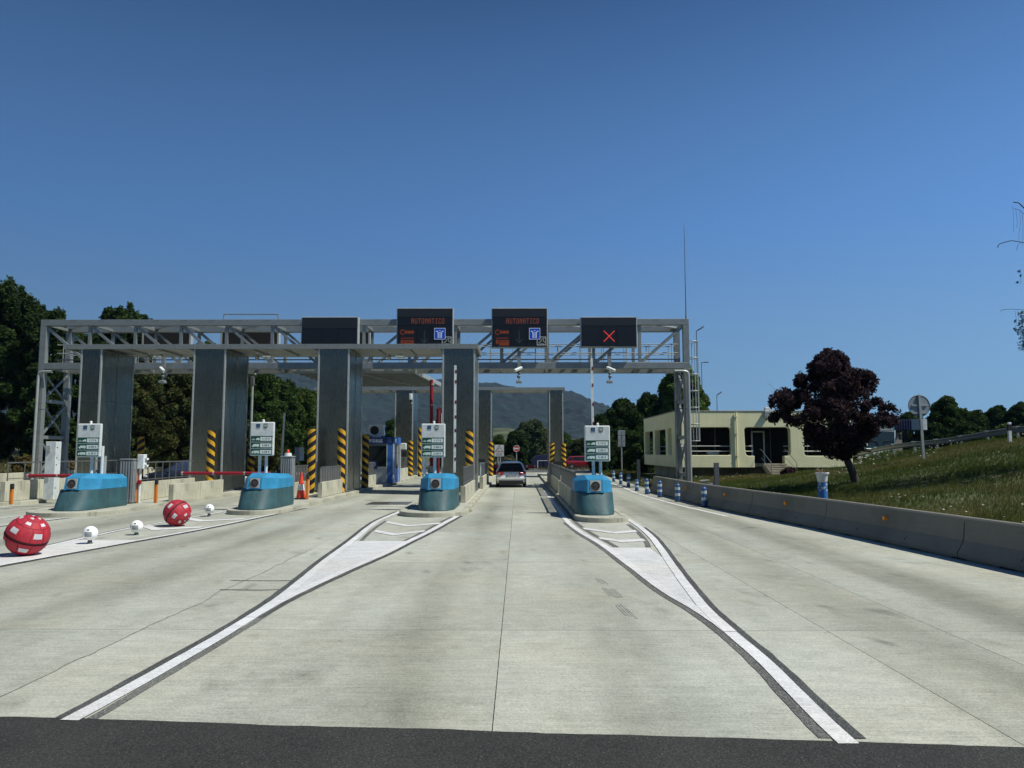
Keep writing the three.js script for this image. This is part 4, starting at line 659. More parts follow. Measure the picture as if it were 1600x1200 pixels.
{ // long boundary wall at the far left and cabinet before it
  const t = thing('boundary_wall', 'long pale concrete wall at the foot of the trees on the left', 'wall', [-28.2, 0, 0]); const g = boxUV(new RoundedBoxGeometry(0.25, 0.95, 3.98, 1, 0.02)); for (let z = -28; z > -76; z -= 4) mesh('wall_block', g, M.wall, t).position.set(0, 0.42, z);
  const p = at(80, 765, 30), c = thing('control_cabinet', 'tall white control cabinet on a post by the left gantry tower', 'cabinet', [p.x, KT, -30]), h = at(80, 690, 30).y - KT; new MB().rbox(0.42, h, 0.36, 0.015, 0, h / 2, 0).build('body', M.panel, c); new MB().rbox(0.17, 0.24, 0.06, 0.01, -0.08, h - 0.28, 0.2).build('meter_box', M.lightSteel, c); new MB().box(0.16, 0.16, 0.03, -0.09, h * 0.36, 0.19).build('hatch', M.lightSteel, c); for (const y of [0.2, 0.42, 0.6, 0.72, 0.9]) new MB().sph(0.022, 0.22, h * y, 0.1, 8).build('bolt', M.black, c);
}
// ---------------------------------------------------------------- booth, its air conditioner, canopy, small things around it
{
  const d = 45.2, a = at(573, 755, d), b = at(611, 683, d), W = b.x - a.x + 0.35, H = b.y - KT, t = thing('toll_booth', 'blue and grey toll booth with glazed sides left of the middle price sign', 'toll booth', [a.x - 0.15, KT, -d]), D = 2.6, x1 = W;
  new MB().rbox(W, 0.42, D, 0.02, W / 2, H - 0.21, -D / 2).build('fascia', M.booth, t);
  new MB().box(W - 0.08, 0.9, D - 0.08, W / 2, 0.45, -D / 2).build('lower_wall', M.alu, t);
  new MB().box(W - 0.3, H - 0.5, D - 0.3, W / 2, H / 2, -D / 2).build('interior', M.darkRoom, t);
  for (const [x, z] of [[0.04, 0], [W - 0.04, 0], [W - 0.04, -D], [0.04, -D], [W - 0.42, 0]]) new MB().rbox(0.09, H - 0.4, 0.09, 0.01, x, (H - 0.4) / 2, z + (z ? 0.04 : -0.04)).build('frame_post', M.panel, t);
  new MB().box(W - 0.5, 1.25, 0.03, W / 2 - 0.2, 1.62, -0.05).build('front_window', M.darkGlass, t); new MB().box(W - 0.1, 0.1, 0.06, W / 2, 0.95, -0.03).build('sill', M.alu, t);
  for (let i = 0; i < 4; i++) new MB().box(0.03, 1.3, D / 4 - 0.08, x1 - 0.05, 1.6, -(i + 0.5) * D / 4).build(i ? 'side_window' : 'side_panel', i ? M.darkGlass : M.booth, t);
  for (let i = 0; i < 4; i++) new MB().box(0.05, 0.88, D / 4 - 0.06, x1 - 0.05, 0.46, -(i + 0.5) * D / 4).build('door_panel', M.booth, t);
  for (let i = 0; i <= 4; i++) new MB().box(0.06, H - 0.42, 0.06, x1 - 0.03, (H - 0.42) / 2, -i * D / 4 - (i ? 0 : 0.03)).build('mullion', M.panel, t);
  new MB().rbox(0.05, 0.24, 0.04, 0.01, x1 + 0.01, 1.0, -1.25).build('handle', M.white, t); new MB().box(0.34, H - 0.44, 0.05, W - 0.24, (H - 0.44) / 2, -0.02).build('blue_post', M.booth, t);
  const nm = std({ roughness: 0.5, map: canvasTex(512, 96, (g) => { g.fillStyle = '#0d2c62'; g.fillRect(0, 0, 512, 96); g.fillStyle = '#dfe6ee'; g.font = 'bold 74px sans-serif'; g.fillText('BIDEGI', 60, 75); g.fillStyle = '#4f86c0'; for (let i = 0; i < 9; i++) g.fillRect(400 + (i % 3) * 26, 14 + Math.floor(i / 3) * 24, 16, 14); }) });
  const np = mesh('name_board', new THREE.BoxGeometry(W - 0.05, 0.36, 0.03), nm, t); np.position.set(W / 2, H - 0.21, 0.012);
  new MB().box(0.03, 0.22, 0.5, x1 + 0.01, H - 0.22, -0.5).build('side_board', M.white, t);
  const q = at(589, 683, d + 0.8), ac = thing('air_conditioner', 'grey air conditioner unit on the roof of the blue booth', 'air conditioner', [q.x, KT + H, -d - 0.7]); const aw = 24 * d / FOC, ah = 0.72; new MB().rbox(aw, ah, 0.42, 0.03, 0, ah / 2 + 0.07, 0).build('case', M.panel, ac); new MB().cyl(0.27, 0.27, 0.03, -0.1, ah / 2 + 0.07, 0.21, Math.PI / 2, 0, 0, 24).build('fan_grille', M.black, ac); for (const x of [-0.35, 0.35]) new MB().box(0.06, 0.09, 0.44, x, 0.04, 0).build('foot', M.black, ac);
  const m1 = at(583, 748, 43.5), ns = thing('lane_number_sign', 'small blue plate with white figures at the foot of the blue booth', 'sign', [m1.x, KT, -43.6]); const m = std({ roughness: 0.5, map: canvasTex(96, 96, (g) => { g.fillStyle = '#123060'; g.fillRect(0, 0, 96, 96); g.fillStyle = '#e6ebf0'; g.font = 'bold 54px sans-serif'; g.fillText('21', 18, 62); }) }); mesh('plate', new THREE.BoxGeometry(0.42, 0.5, 0.03), m, ns).position.set(0, 1.15, 0); new MB().cyl(0.025, 0.025, 1, 0, 0.5, -0.03).build('post', M.galv, ns);
}
{ // canopy over the booth
  const t = thing('booth_canopy', 'flat light grey canopy with ribbed underside above the blue booth', 'canopy'), y = 6.85, pts = [[569, 577, 44], [650, 574, 44], [684, 594, 52.5], [569, 601, 52.5]];
  const P = [V(-9.6, y, -44), V(-6.4, y, -44), V(-5.6, y, -53), V(-13.5, y, -53), V(-13.5, y, -44)];
  const s = new THREE.Shape([[-13.5, 44], [-6.3, 44], [-5.7, 53], [-13.5, 53]].map(([x, z]) => new THREE.Vector2(x, z))); const g = new THREE.ExtrudeGeometry(s, { depth: 0.05, bevelEnabled: false }).rotateX(-Math.PI / 2); g.translate(0, y + 0.16, 0); mesh('roof_sheet', boxUV(g), M.ceiling, t);
  for (let i = 0; i < 8; i++) { const z = -44.75 - i * 1.08, xr = -6.45 + (i / 8) * 0.6; new MB().box(xr + 13.4, 0.03, 0.86, (xr - 13.4) / 2, y + 0.10, z).build('ceiling_strip', M.ceiling, t); }
  for (let i = 0; i <= 8; i++) { const z = -44.2 - i * 1.08, xr = -6.3 + (i / 8) * 0.6; new MB().box(xr + 13.5, 0.22, 0.12, (xr - 13.5) / 2, y + 0.03, z).build('rib', M.galv, t); }
  new MB().box(7.3, 0.26, 0.12, -9.9, y + 0.06, -43.95).build('edge_beam', M.lightSteel, t); new MB().bar(V(-6.25, y + 0.06, -43.95), V(-5.65, y + 0.06, -53.1), 0.12, 0.26).build('edge_beam', M.lightSteel, t); new MB().box(7.9, 0.26, 0.12, -9.6, y + 0.06, -53.1).build('edge_beam', M.galv, t);
  new MB().bar(V(-9.5, y - 0.06, -44), V(-7.2, y - 0.06, -53), 0.12).build('stay', M.galv, t); new MB().bar(V(-9.6, y + 0.1, -43.9), V(-8.9, y + 0.75, -43.9), 0.1).build('stay', M.lightSteel, t); new MB().bar(V(-6.3, y + 0.1, -43.9), V(-5.55, y + 0.62, -43.9), 0.1).build('stay', M.lightSteel, t); new MB().bar(V(-5.55, y + 0.62, -43.9), V(-5.55, y - 0.1, -43.9), 0.06).build('stay', M.lightSteel, t);
  for (const x of [-12.9, -10.6]) new MB().rbox(0.16, y - KT, 0.16, 0.02, x, (y + KT) / 2, -48.6).build('column', M.galv, t);
  const p = at(642, 622, 59.3), c = thing('cctv_camera', 'white camera on the far pillar right of the canopy', 'camera', [p.x, p.y - 0.2, -59.25]); new MB().rbox(0.24, 0.5, 0.3, 0.06, 0, 0.3, 0).build('body', M.white, c); new MB().sph(0.12, 0.02, -0.02, 0.02).build('dome', M.black, c); new MB().cyl(0.03, 0.03, 0.25, 0.06, -0.14, -0.1).build('arm', M.panel, c);
}
{ // slim pole with camera by the second pillar, small enamel board, terminal between booth and far pillar, sign backs
  let p = at(390, 740, 40.5), t = thing('camera_pole', 'slim light grey pole with box on top right of the second pillar', 'pole', [p.x, KT, -40.5]); const h = at(391, 598, 40.5).y - KT; new MB().cyl(0.07, 0.075, h, 0, h / 2, 0).build('shaft', M.lightSteel, t); new MB().rbox(0.2, 0.5, 0.2, 0.03, 0, h + 0.1, 0).sph(0.09, 0.12, h + 0.45, 0).build('camera_box', M.galvDark, t);
  p = at(690, 668, 47); t = thing('maroon_board', 'white board with maroon frame and slanted top behind the middle price sign', 'board', [p.x + 0.1, 0, -47]); const yb = at(690, 668, 47).y, yt = at(690, 636, 47).y; const s = new THREE.Shape([[-0.3, 0], [0.62, 0], [0.62, yt - yb - 0.45], [-0.3, yt - yb]].map((q) => new THREE.Vector2(...q))); const g = new THREE.ExtrudeGeometry(s, { depth: 0.08, bevelEnabled: false }); g.translate(0, yb, 0); mesh('frame', boxUV(g), M.redDark, t); const s2 = new THREE.Shape([[-0.12, 0.0], [0.56, 0.0], [0.56, yt - yb - 0.78], [-0.12, yt - yb - 0.42]].map((q) => new THREE.Vector2(...q))); const g2 = new THREE.ExtrudeGeometry(s2, { depth: 0.03, bevelEnabled: false }); g2.translate(0, yb + 0.03, 0.075); mesh('face', boxUV(g2), M.white, t); new MB().cyl(0.06, 0.06, yb - KT, 0.1, (yb + KT) / 2, 0).cyl(0.04, 0.04, 1.0, -0.1, yt + 0.1, -0.1).cyl(0.04, 0.04, 0.8, 0.2, yt - 0.1, -0.1).build('post', M.galv, t);
  p = at(628, 755, 55); t = thing('payment_terminal', 'dark payment terminal on a stand right of the blue booth', 'terminal', [p.x, KT, -55]); new MB().rbox(0.7, 0.45, 0.35, 0.04, 0, 1.75, 0).build('head', M.black, t); new MB().rbox(0.6, 0.5, 0.3, 0.06, 0, 2.3, -0.05).build('hood', M.panel, t); new MB().box(0.12, 1.6, 0.12, -0.08, 0.8, 0).box(0.05, 1.6, 0.05, 0.1, 0.8, 0).build('stand', M.galvDark, t);
  p = at(752, 728, 52); t = thing('payment_terminal', 'black reader box on a pale blue stand left of the silver car', 'terminal', [-2.6, KT, -52]); new MB().rbox(0.55, 0.26, 0.3, 0.03, 0, 1.30, 0).build('head', M.black, t); new MB().box(0.18, 1.2, 0.18, 0, 0.6, 0).build('stand', M.bolWhite, t);
  p = at(872, 722, 53); t = thing('payment_terminal', 'black reader box on the island right of the silver car', 'terminal', [p.x, KT, -53]); new MB().rbox(0.75, 0.28, 0.3, 0.03, 0, 1.12, 0).build('head', M.black, t); new MB().box(0.14, 1.0, 0.14, 0.1, 0.5, 0).build('stand', M.galvDark, t);
  const sb = (label, px, t0, b0, w, d) => { const q = at(px, b0, d), u = thing('folded_sign', label, 'sign', [q.x, 0, -d]); const y0 = q.y, y1 = at(px, t0, d).y, W = w * d / FOC; new MB().rbox(W, y1 - y0, 0.05, 0.01, 0, (y0 + y1) / 2, 0).build('plate', M.signGrey, u); new MB().box(W * 0.5, y1 - y0 - 0.04, 0.06, W * 0.3, (y0 + y1) / 2, 0.02).build('fold', M.panel, u); new MB().cyl(0.04, 0.04, y0 + 0.2, 0, y0 / 2 - 0.1, 0).build('post', M.galv, u); };
  sb('grey sign seen from behind between the traffic cone and the bushes', 467, 699, 720, 14, 50);
}
// ---------------------------------------------------------------- traffic signs beyond the toll
{
  let d = 84, p = at(780, 704, d), t = thing('bend_sign', 'white board with red triangle sign left of the silver car', 'traffic sign', [p.x, 0, -d]), W = 14.5 * d / FOC, y0 = at(780, 713, d).y, y1 = at(780, 695, d).y;
  const m = std({ roughness: 0.5, map: canvasTex(256, 320, (g) => { g.fillStyle = '#cfd3cc'; g.fillRect(0, 0, 256, 320); g.strokeStyle = '#8a1d1d'; g.lineWidth = 16; g.lineJoin = 'round'; g.beginPath(); g.moveTo(128, 22); g.lineTo(230, 196); g.lineTo(26, 196); g.closePath(); g.stroke(); g.strokeStyle = '#2a2c30'; g.lineWidth = 12; g.beginPath(); g.arc(128, 140, 36, 0.6, 5.2); g.stroke(); g.fillStyle = '#5a5f60'; for (const y of [232, 262, 290]) g.fillRect(40, y, 176, 12); }) });
  mesh('board', new THREE.BoxGeometry(W, y1 - y0, 0.06), m, t).position.set(0, (y0 + y1) / 2, 0.06); for (const x of [-0.15, 0.12]) new MB().cyl(0.07, 0.07, y0 + 0.3, x, y0 / 2 + 0.1, 0).build('post', M.lightSteel, t);
  d = 90; p = at(807, 701, d); t = thing('no_entry_sign', 'round red no entry sign on a post before the trees', 'traffic sign', [p.x, 0, -d]); const r = 5.0 * d / FOC;
  new MB().cyl(r, r, 0.04, 0, p.y, 0, Math.PI / 2, 0, 0, 32).build('disc', M.coneRed, t); new MB().tr(new THREE.TorusGeometry(r * 0.96, r * 0.05, 6, 32), 0, p.y, 0.025).build('rim', M.white, t); new MB().rbox(r * 1.45, r * 0.38, 0.02, 0.01, 0, p.y, 0.028).build('bar', M.white, t); new MB().cyl(0.06, 0.06, p.y, 0, p.y / 2, -0.06).build('post', M.lightSteel, t);
  d = 68; p = at(971, 685, d); t = thing('sign_board_back', 'two columns of grey sign boards on one post, seen from behind', 'traffic sign', [p.x, 0, -d]); const k = d / FOC; for (const s of [-1, 1]) for (let i = 0; i < 3; i++) new MB().rbox(5.0 * k, 8 * k, 0.05, 0.02, s * 3.1 * k, p.y + 8.5 * k - i * 8.7 * k, 0).build('board', M.signGrey, t); new MB().cyl(0.06, 0.06, at(971, 672, d).y, 0.0, at(971, 672, d).y / 2, -0.06).build('post', M.lightSteel, t);
  const ps = (label, px, top, bot, d, w = 0.2) => { const q = at(px, bot, d), h = at(px, top, d).y - q.y + 0.3, u = thing('guard_post', label, 'post', [q.x, q.y - 0.3, -d]); new MB().box(w, h, 0.02, 0, h / 2, 0.06).box(w, h, 0.02, 0, h / 2, -0.06).box(0.02, h, 0.12, 0, h / 2, 0).build('profile', M.galvDark, u); };
  ps('dark steel post standing behind the concrete barrier, before the office', 1120, 723, 760, 31, 0.19); ps('dark steel post behind the line of blue bollards', 998, 718, 750, 43, 0.17);
}
// ---------------------------------------------------------------- concrete barrier along the right
{
  const J = [-2.2, -9.7, -14.69, -20.03, -24.5, -29.17, -34.0, -38.83];
  const lab = ['nearest concrete barrier block, cut off by the right edge of the picture', 'concrete barrier block at the right edge, second from the front', 'concrete barrier block with the planter pot behind its far end', 'concrete barrier block just beyond the planter pot', 'concrete barrier block before the waste bin, third from the far end', 'concrete barrier block beside the nearest blue bollards', 'last concrete barrier block, its end face beyond the gantry leg'];
  for (let i = 0; i < J.length - 1; i++) {
    const a = V(barX(J[i]), 0, J[i]), b = V(barX(J[i + 1]), 0, J[i + 1]), c = a.clone().add(b).multiplyScalar(0.5), L = a.distanceTo(b) - 0.025;
    const t = thing('concrete_barrier', lab[i], 'barrier', [c.x + 0.19, 0, c.z], Math.atan2(b.x - a.x, b.z - a.z) + Math.PI, 'concrete barrier blocks along the right');
    const pr = new THREE.Shape(); for (const [k, q] of [[0, [-0.29, 0.05]], [1, [-0.29, 0.12]], [2, [-0.15, 0.36]], [3, [-0.095, 0.77]], [4, [-0.07, 0.80]], [5, [0.07, 0.80]], [6, [0.095, 0.77]], [7, [0.15, 0.36]], [8, [0.29, 0.12]], [9, [0.29, 0.05]]]) k ? pr.lineTo(...q) : pr.moveTo(...q);
    const g = new THREE.ExtrudeGeometry(pr, { depth: L - 0.03, bevelEnabled: true, bevelThickness: 0.015, bevelSize: 0.012, bevelSegments: 2 }); g.translate(0, 0, -L / 2 + 0.015);
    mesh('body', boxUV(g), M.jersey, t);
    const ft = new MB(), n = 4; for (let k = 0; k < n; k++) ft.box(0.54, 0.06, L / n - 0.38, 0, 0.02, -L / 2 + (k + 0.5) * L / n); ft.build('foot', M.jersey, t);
    new MB().rbox(0.11, 0.085, 0.07, 0.01, -0.17, 0.56, 0.1).build('reflector', M.amber, t);
    for (const z of [-L * 0.3, L * 0.3]) { new MB().cyl(0.022, 0.022, 0.03, -0.13, 0.47, z, 0, 0, Math.PI / 2).build('lifting_hole', M.black, t); new MB().box(0.03, 0.10, 0.025, -0.235, 0.21, z * 0.6, 0.5, 0, -0.53).build('lifting_hole', M.black, t); }
  }
}
// ---------------------------------------------------------------- flexible bollards
{
  const B = [[1105, 792, 'nearest blue and white bollard, close to the concrete barrier', 0.02], [1059, 784, 'second blue and white bollard from the front', 0], [1031, 777, 'third blue and white bollard from the front, just before the end of the barrier', 0], [1011, 772, 'fourth blue bollard, torn at its top', 0.03], [995, 767, 'fifth blue bollard, short and dark', 0], [982, 761.5, 'sixth blue and white bollard from the front', -0.02], [970, 757, 'seventh blue and white bollard from the front', 0], [959, 752.5, 'farthest blue bollard, right behind the right crash cushion', 0.04]];
  let first; for (const [px, py, label, lean] of B) {
    const p = gp(px, py); if (px === 1105) p.x -= 0.10; let t;
    if (!first) { t = first = thing('flexible_bollard', label, 'bollard', p, 0, 'blue and white bollards in a row'); new MB().cyl(0.12, 0.13, 0.03, 0, 0.015, 0).build('foot', M.black, t); new MB().cyl(0.10, 0.10, 0.66, 0, 0.37, 0, 0, 0, 0, 20).cyl(0.07, 0.10, 0.04, 0, 0.72, 0, 0, 0, 0, 20).cyl(0.085, 0.06, 0.03, 0, 0.035, 0).build('body', M.bolBlue, t); for (const y of [0.30, 0.55]) new MB().cyl(0.103, 0.103, 0.11, 0, y, 0, 0, 0, 0, 20).build('band', M.bolWhite, t); new MB().cyl(0.035, 0.04, 0.05, 0, 0.76, 0).build('knob', M.bolBlue, t); } else t = copyOf(first, label, p);
    t.rotation.z = lean;
    if (px === 995) t.scale.y = 0.8;
  }
}
// ---------------------------------------------------------------- planter, waste bin
{
  const d = 22.6, p = at(1286, 780, d), y = HT(p.x, -d), t = thing('planter', 'white pot with dry plant on a peeling blue pipe behind the barrier', 'planter', [p.x, y, -d]), k = d / FOC, h1 = at(1286, 754, d).y - y, h2 = at(1286, 738, d).y - y;
  const tp = tex(128, (u, v) => { const n = fbm(u * 6, v * 6, 6, 4); return n > 0.62 ? [0.5, 0.5, 0.48] : [0.03, 0.14 + 0.05 * n, 0.45]; }, true, 0.5);
  new MB().cyl(7 * k, 7 * k, h1 + 0.2, 0, h1 / 2 - 0.1, 0, 0, 0, 0, 24).build('pipe', std({ map: tp, roughness: 0.6 }), t);
  new MB().add(new THREE.LatheGeometry([[0, 0], [6.5, 0], [7.2, 2], [8.6, 12.5], [10.2, 13.5], [10.2, 15.6], [9.2, 15.6], [8.6, 13], [0, 13]].map(([r, q]) => new THREE.Vector2(r * k, h1 + q * k)), 24)).build('pot', M.white, t);
  srnd(44); const b = new MB(); for (let i = 0; i < 90; i++) { const a = rr(0, 6.28), l = rr(0.10, 0.24), r = rr(0, 0.1), s = V(r * Math.cos(a), h2 - 0.02, r * Math.sin(a)), e = s.clone().add(V(Math.cos(a) * l * 0.8, rr(0.01, 0.13), Math.sin(a) * l * 0.8)); b.bar(s, e, 0.008, 0.004); } b.build('dry_plant', flat(0.20, 0.13, 0.075, 0.9), t);
  const q = at(1105, 757, 31), w = thing('waste_bin', 'grey waste bin half hidden behind the concrete barrier', 'waste bin', [q.x, HT(q.x, -31), -31]); new MB().cyl(0.24, 0.19, 0.75, 0, 0.38, 0, 0, 0, 0.04, 20).build('bucket', M.galv, w); new MB().box(0.34, 0.04, 0.4, -0.12, 0.86, 0, 0, 0, 0.1).build('lid', M.lightSteel, w); new MB().rbox(0.12, 0.9, 0.12, 0.02, 0.3, 0.4, 0).build('post', M.galvDark, w);
}
// ---------------------------------------------------------------- balls
function patch(r, p0, pl, t0, tl, thick, mat, name, parent) { const o = new THREE.SphereGeometry(r, 7, 6, p0, pl, t0, tl), i = new THREE.SphereGeometry(r - thick, 7, 6, p0, pl, t0, tl); return mesh(name, boxUV(mergeGeometries([o.toNonIndexed(), i.toNonIndexed()])), mat, parent); }
function redBall(label, p, r, pole) {
  const t = thing('marker_ball', label, 'ball', [p.x, 0, p.z], 0, 'red balls with white reflectors'), sh = mesh('shell', new THREE.SphereGeometry(r * 0.965, 32, 24), M.ballSeam, t);
  sh.position.y = r; sh.quaternion.setFromUnitVectors(V(0, 1, 0), pole.clone().normalize());
  const rings = [[0.05, 0.36], [0.38, 0.80], [0.82, 1.50]].map(([a, b]) => [a, b - a]), gap = 0.012;
  for (const side of [0, 1]) rings.forEach(([a, l], j) => { const n = j === 0 ? 6 : 10; for (let i = 0; i < n; i++) { const w = 2 * Math.PI / n, p0 = i * w + (side + j) * 0.2, th = side ? Math.PI - a - l : a; patch(r, p0 + gap, w - 2 * gap, th, l, 0.02, M.ballRed, 'panel', sh); if ((i + j + side) % 2) patch(r + 0.004, p0 + w * 0.16, w * 0.68, th + l * 0.30, l * 0.38, 0.006, M.reflect, 'reflector', sh); } });
  return t;
}
redBall('large red ball with white reflectors at the left edge of the picture', gp(41, 868), 0.405, V(0.42, 0.88, 0.12)); redBall('smaller red ball with white reflectors before the low wall', gp(276, 822), 0.37, V(0.80, -0.55, 0.12));
{
  const ml = std({ roughness: 0.5, map: canvasTex(128, 96, (g) => { g.fillStyle = '#9aa0a0'; g.fillRect(0, 0, 128, 96); g.fillStyle = '#777e80'; for (let y = 8; y < 90; y += 16) for (let x = 8; x < 118; x += 30) g.fillRect(x, y, 22, 7); }) });
  const b = (label, px, py, d, r, fh) => { const p = at(px, py, d), t = thing('white_ball', label, 'ball', [p.x, 0, -d], 0, 'small white balls on short feet'); const y = p.y; new MB().cyl(0.035, 0.06, y - r + 0.04, 0, (y - r + 0.04) / 2, 0).build('foot', M.galvDark, t); const s = mesh('sphere', new THREE.SphereGeometry(r, 32, 24), std({ color: C(0.84, 0.85, 0.84), roughness: 0.35 }), t); s.position.y = y; const l = new THREE.SphereGeometry(r + 0.002, 10, 8, Math.PI * 0.36 - 0.55 + 0.75, 0.95, 1.30, 0.72), m = mesh('printed_label', l, ml, s); patch(r + 0.003, Math.PI * 0.5 + 0.0, 0.38, 0.93, 0.18, 0.004, M.black, 'dark_mark', s); };
  b('small white ball nearest the large red ball', 141, 833, 16.9, 0.160); b('small white ball midway between the two red balls', 213.5, 822.5, 18.7, 0.154); b('small white ball beyond the smaller red ball', 327, 795, 24.0, 0.150);
}
// ---------------------------------------------------------------- shadow bits left of the middle island, modelled as a dark slab and grid
{ const a = gp(595, 786.5), t = thing('painted_shadow_patch', 'dark slab standing in for a shadow on the lane beside the middle island', 'plate', [a.x, 0.006, a.z]); new MB().box(0.95, 0.012, 1.5, 0, 0, 0).build('plate', M.bed, t); const b = gp(624, 786.5), g = thing('painted_shadow_grid', 'rectangular set of bars standing in for a grid shadow beside the middle island', 'grate', [b.x, 0.006, b.z]); new MB().box(0.9, 0.010, 1.5, 0, 0, 0).build('frame', M.galvDark, g); for (let i = 0; i < 9; i++) new MB().box(0.8, 0.014, 0.07, 0, 0.006, -0.64 + i * 0.16).build('bar', M.galv, g); }
// ---------------------------------------------------------------- office building
{
  const Z = -50, X0 = at(1057, 700, 50).x, X1 = at(1331, 700, 50).x, Y0 = at(1200, 730, 50).y, Y1 = at(1200, 643.5, 50).y, t = thing('office_building', 'low cream office with rounded openings behind the purple tree', 'building');
  const X = (px) => at(px, 700, 50).x, Y = (py) => at(1200, py, 50).y;
  const s = new THREE.Shape(); s.moveTo(X0, Y0); s.lineTo(X(1178), Y0); s.lineTo(X(1178), Y(713)); s.lineTo(X(1171), Y(713));
  const r = 0.28, hole = (x0, x1, y0, y1) => { const h = new THREE.Path(); h.moveTo(x0 + r, y0); h.lineTo(x1 - r, y0); h.quadraticCurveTo(x1, y0, x1, y0 + r); h.lineTo(x1, y1 - r); h.quadraticCurveTo(x1, y1, x1 - r, y1); h.lineTo(x0 + r, y1); h.quadraticCurveTo(x0, y1, x0, y1 - r); h.lineTo(x0, y0 + r); h.quadraticCurveTo(x0, y0, x0 + r, y0); return h; };
  s.quadraticCurveTo(X(1164), Y(713), X(1164), Y(705)); s.lineTo(X(1163), Y(673)); s.quadraticCurveTo(X(1163), Y(667), X(1170), Y(667)); s.lineTo(X(1229), Y(667)); s.quadraticCurveTo(X(1236), Y(667), X(1236), Y(673)); s.lineTo(X(1236), Y(705)); s.quadraticCurveTo(X(1236), Y(713), X(1231), Y(713)); s.lineTo(X(1226), Y(713)); s.lineTo(X(1226), Y0); s.lineTo(X1, Y0); s.lineTo(X1, Y1); s.lineTo(X0, Y1);
  s.holes.push(hole(X(1072), X(1144), Y(712), Y(667)), hole(X(1256), X(1325), Y(713), Y(667)));
  const ext = (sh, d, n, par = t) => { const g = new THREE.ExtrudeGeometry(sh, { depth: d, bevelEnabled: true, bevelThickness: 0.03, bevelSize: 0.03, bevelSegments: 2, curveSegments: 8 }); return mesh(n, boxUV(g), M.cream, par); };
  const front = ext(s, 0.4, 'front_wall'); front.position.z = Z - 0.43;
  const sd = new THREE.Shape(); const ZL = 12.2; sd.moveTo(0, Y0); sd.lineTo(ZL, Y0); sd.lineTo(ZL, Y1); sd.lineTo(0, Y1); for (const [a, b] of [[0.9, 2.3], [3.0, 7.3], [8.0, 11.8]]) sd.holes.push(hole(a, b, Y(712), Y(667)));
  const side = ext(sd, 0.36, 'side_wall'); side.rotation.y = Math.PI / 2; side.position.set(X0 - 0.0, 0, Z - 0.47);
  { const sdr = new THREE.Shape([[0, Y0], [ZL, Y0], [ZL, Y1], [0, Y1]].map((q) => new THREE.Vector2(...q))); const m = ext(sdr, 0.3, 'side_wall'); m.rotation.y = Math.PI / 2; m.position.set(X1 - 0.36, 0, Z - 0.47); }
  new MB().box(X1 - X0 - 0.1, 0.2, ZL - 0.3, (X0 + X1) / 2, Y1 - 0.28, Z - 0.3 - ZL / 2).build('roof', M.step, t);
  new MB().box(X1 - X0 - 0.8, 0.2, ZL - 1, (X0 + X1) / 2, Y0 + 0.12, Z - 0.5 - ZL / 2).build('floor', M.step, t);
  new MB().box(X1 - X0 - 1.6, 1.6, ZL - 2, (X0 + X1) / 2, Y0 - 0.8, Z - 1.2 - ZL / 2).build('plinth', M.wall, t);
  new MB().box(X1 - X0 - 3, Y1 - Y0 - 0.5, ZL - 3.2, (X0 + X1) / 2 + 0.8, (Y0 + Y1) / 2, Z - 2.4 - ZL / 2).build('inner_room', M.darkRoom, t);
  for (let x = X0 + 2.6; x < X1 - 1; x += 1.3) { new MB().box(1.22, 2.2, 0.04, x, Y0 + 1.6, Z - 2.45).build('window', M.darkGlass, t); new MB().box(0.06, 2.4, 0.08, x + 0.65, Y0 + 1.5, Z - 2.42).build('mullion', M.galvDark, t); }
  for (let z = -53; z > -61; z -= 1.25) { new MB().box(0.04, 2.2, 1.15, X0 + 2.25, Y0 + 1.6, z - 0.5).build('window', M.darkGlass, t); new MB().box(0.08, 2.3, 0.06, X0 + 2.22, Y0 + 1.6, z + 0.1).build('mullion', M.lightSteel, t); }
  const dx = X(1201), door = new MB().box(0.09, 2.25, 0.08, dx - 0.42, Y0 + 1.32, Z - 2.2).box(0.09, 2.25, 0.08, dx + 0.42, Y0 + 1.32, Z - 2.2).box(0.93, 0.09, 0.08, dx, Y0 + 2.44, Z - 2.2).build('door_frame', M.panel, t); new MB().box(0.75, 2.15, 0.05, dx, Y0 + 1.3, Z - 2.25).build('door', M.darkGlass, door);
  for (const [a, b] of [[1073, 1143], [1164, 1178], [1226, 1236], [1257, 1324]]) for (const py of [697, 705]) new MB().rod(V(X(a), Y(py), Z - 0.25), V(X(b), Y(py), Z - 0.25), 0.03).build('rail', M.lightSteel, t);
  for (const [a, b] of [[-51.3, -52.8], [-53.4, -57.8], [-58.4, -62.3]]) for (const py of [697, 705]) new MB().rod(V(X0 + 0.2, Y(py), a), V(X0 + 0.2, Y(py), b), 0.025).build('rail', M.galv, t);
  new MB().rbox(0.8, 0.32, 0.35, 0.04, X(1122), Y(709.5), Z - 1.4).build('cooling_unit', M.panel, t);
  const fl = new MB().rbox(0.5, 0.32, 0.3, 0.03, X(1203), Y1 + 0.16, Z - 0.1).build('roof_lamp', M.white, t); new MB().rbox(0.3, 0.45, 0.25, 0.03, X(1198), Y1 - 0.18, Z + 0.12).build('lamp_box', M.signGrey, fl);
  new MB().rbox(X1 - X0 + 0.12, 0.07, 0.5, 0.015, (X0 + X1) / 2, Y1 + 0.055, Z - 0.22).build('coping', M.step, t); new MB().rbox(0.5, 0.07, ZL, 0.015, X0 + 0.18, Y1 + 0.055, Z - 0.6 - ZL / 2).build('coping', M.step, t);
  new MB().cyl(0.045, 0.045, Y1 - Y0, X(1151), (Y0 + Y1) / 2, Z + 0.08).build('downpipe', M.cream, t); for (const q of [0.2, 0.6, 0.9]) new MB().box(0.14, 0.04, 0.12, X(1151), mix(Y0, Y1, q), Z + 0.06).build('pipe_clip', M.step, t);
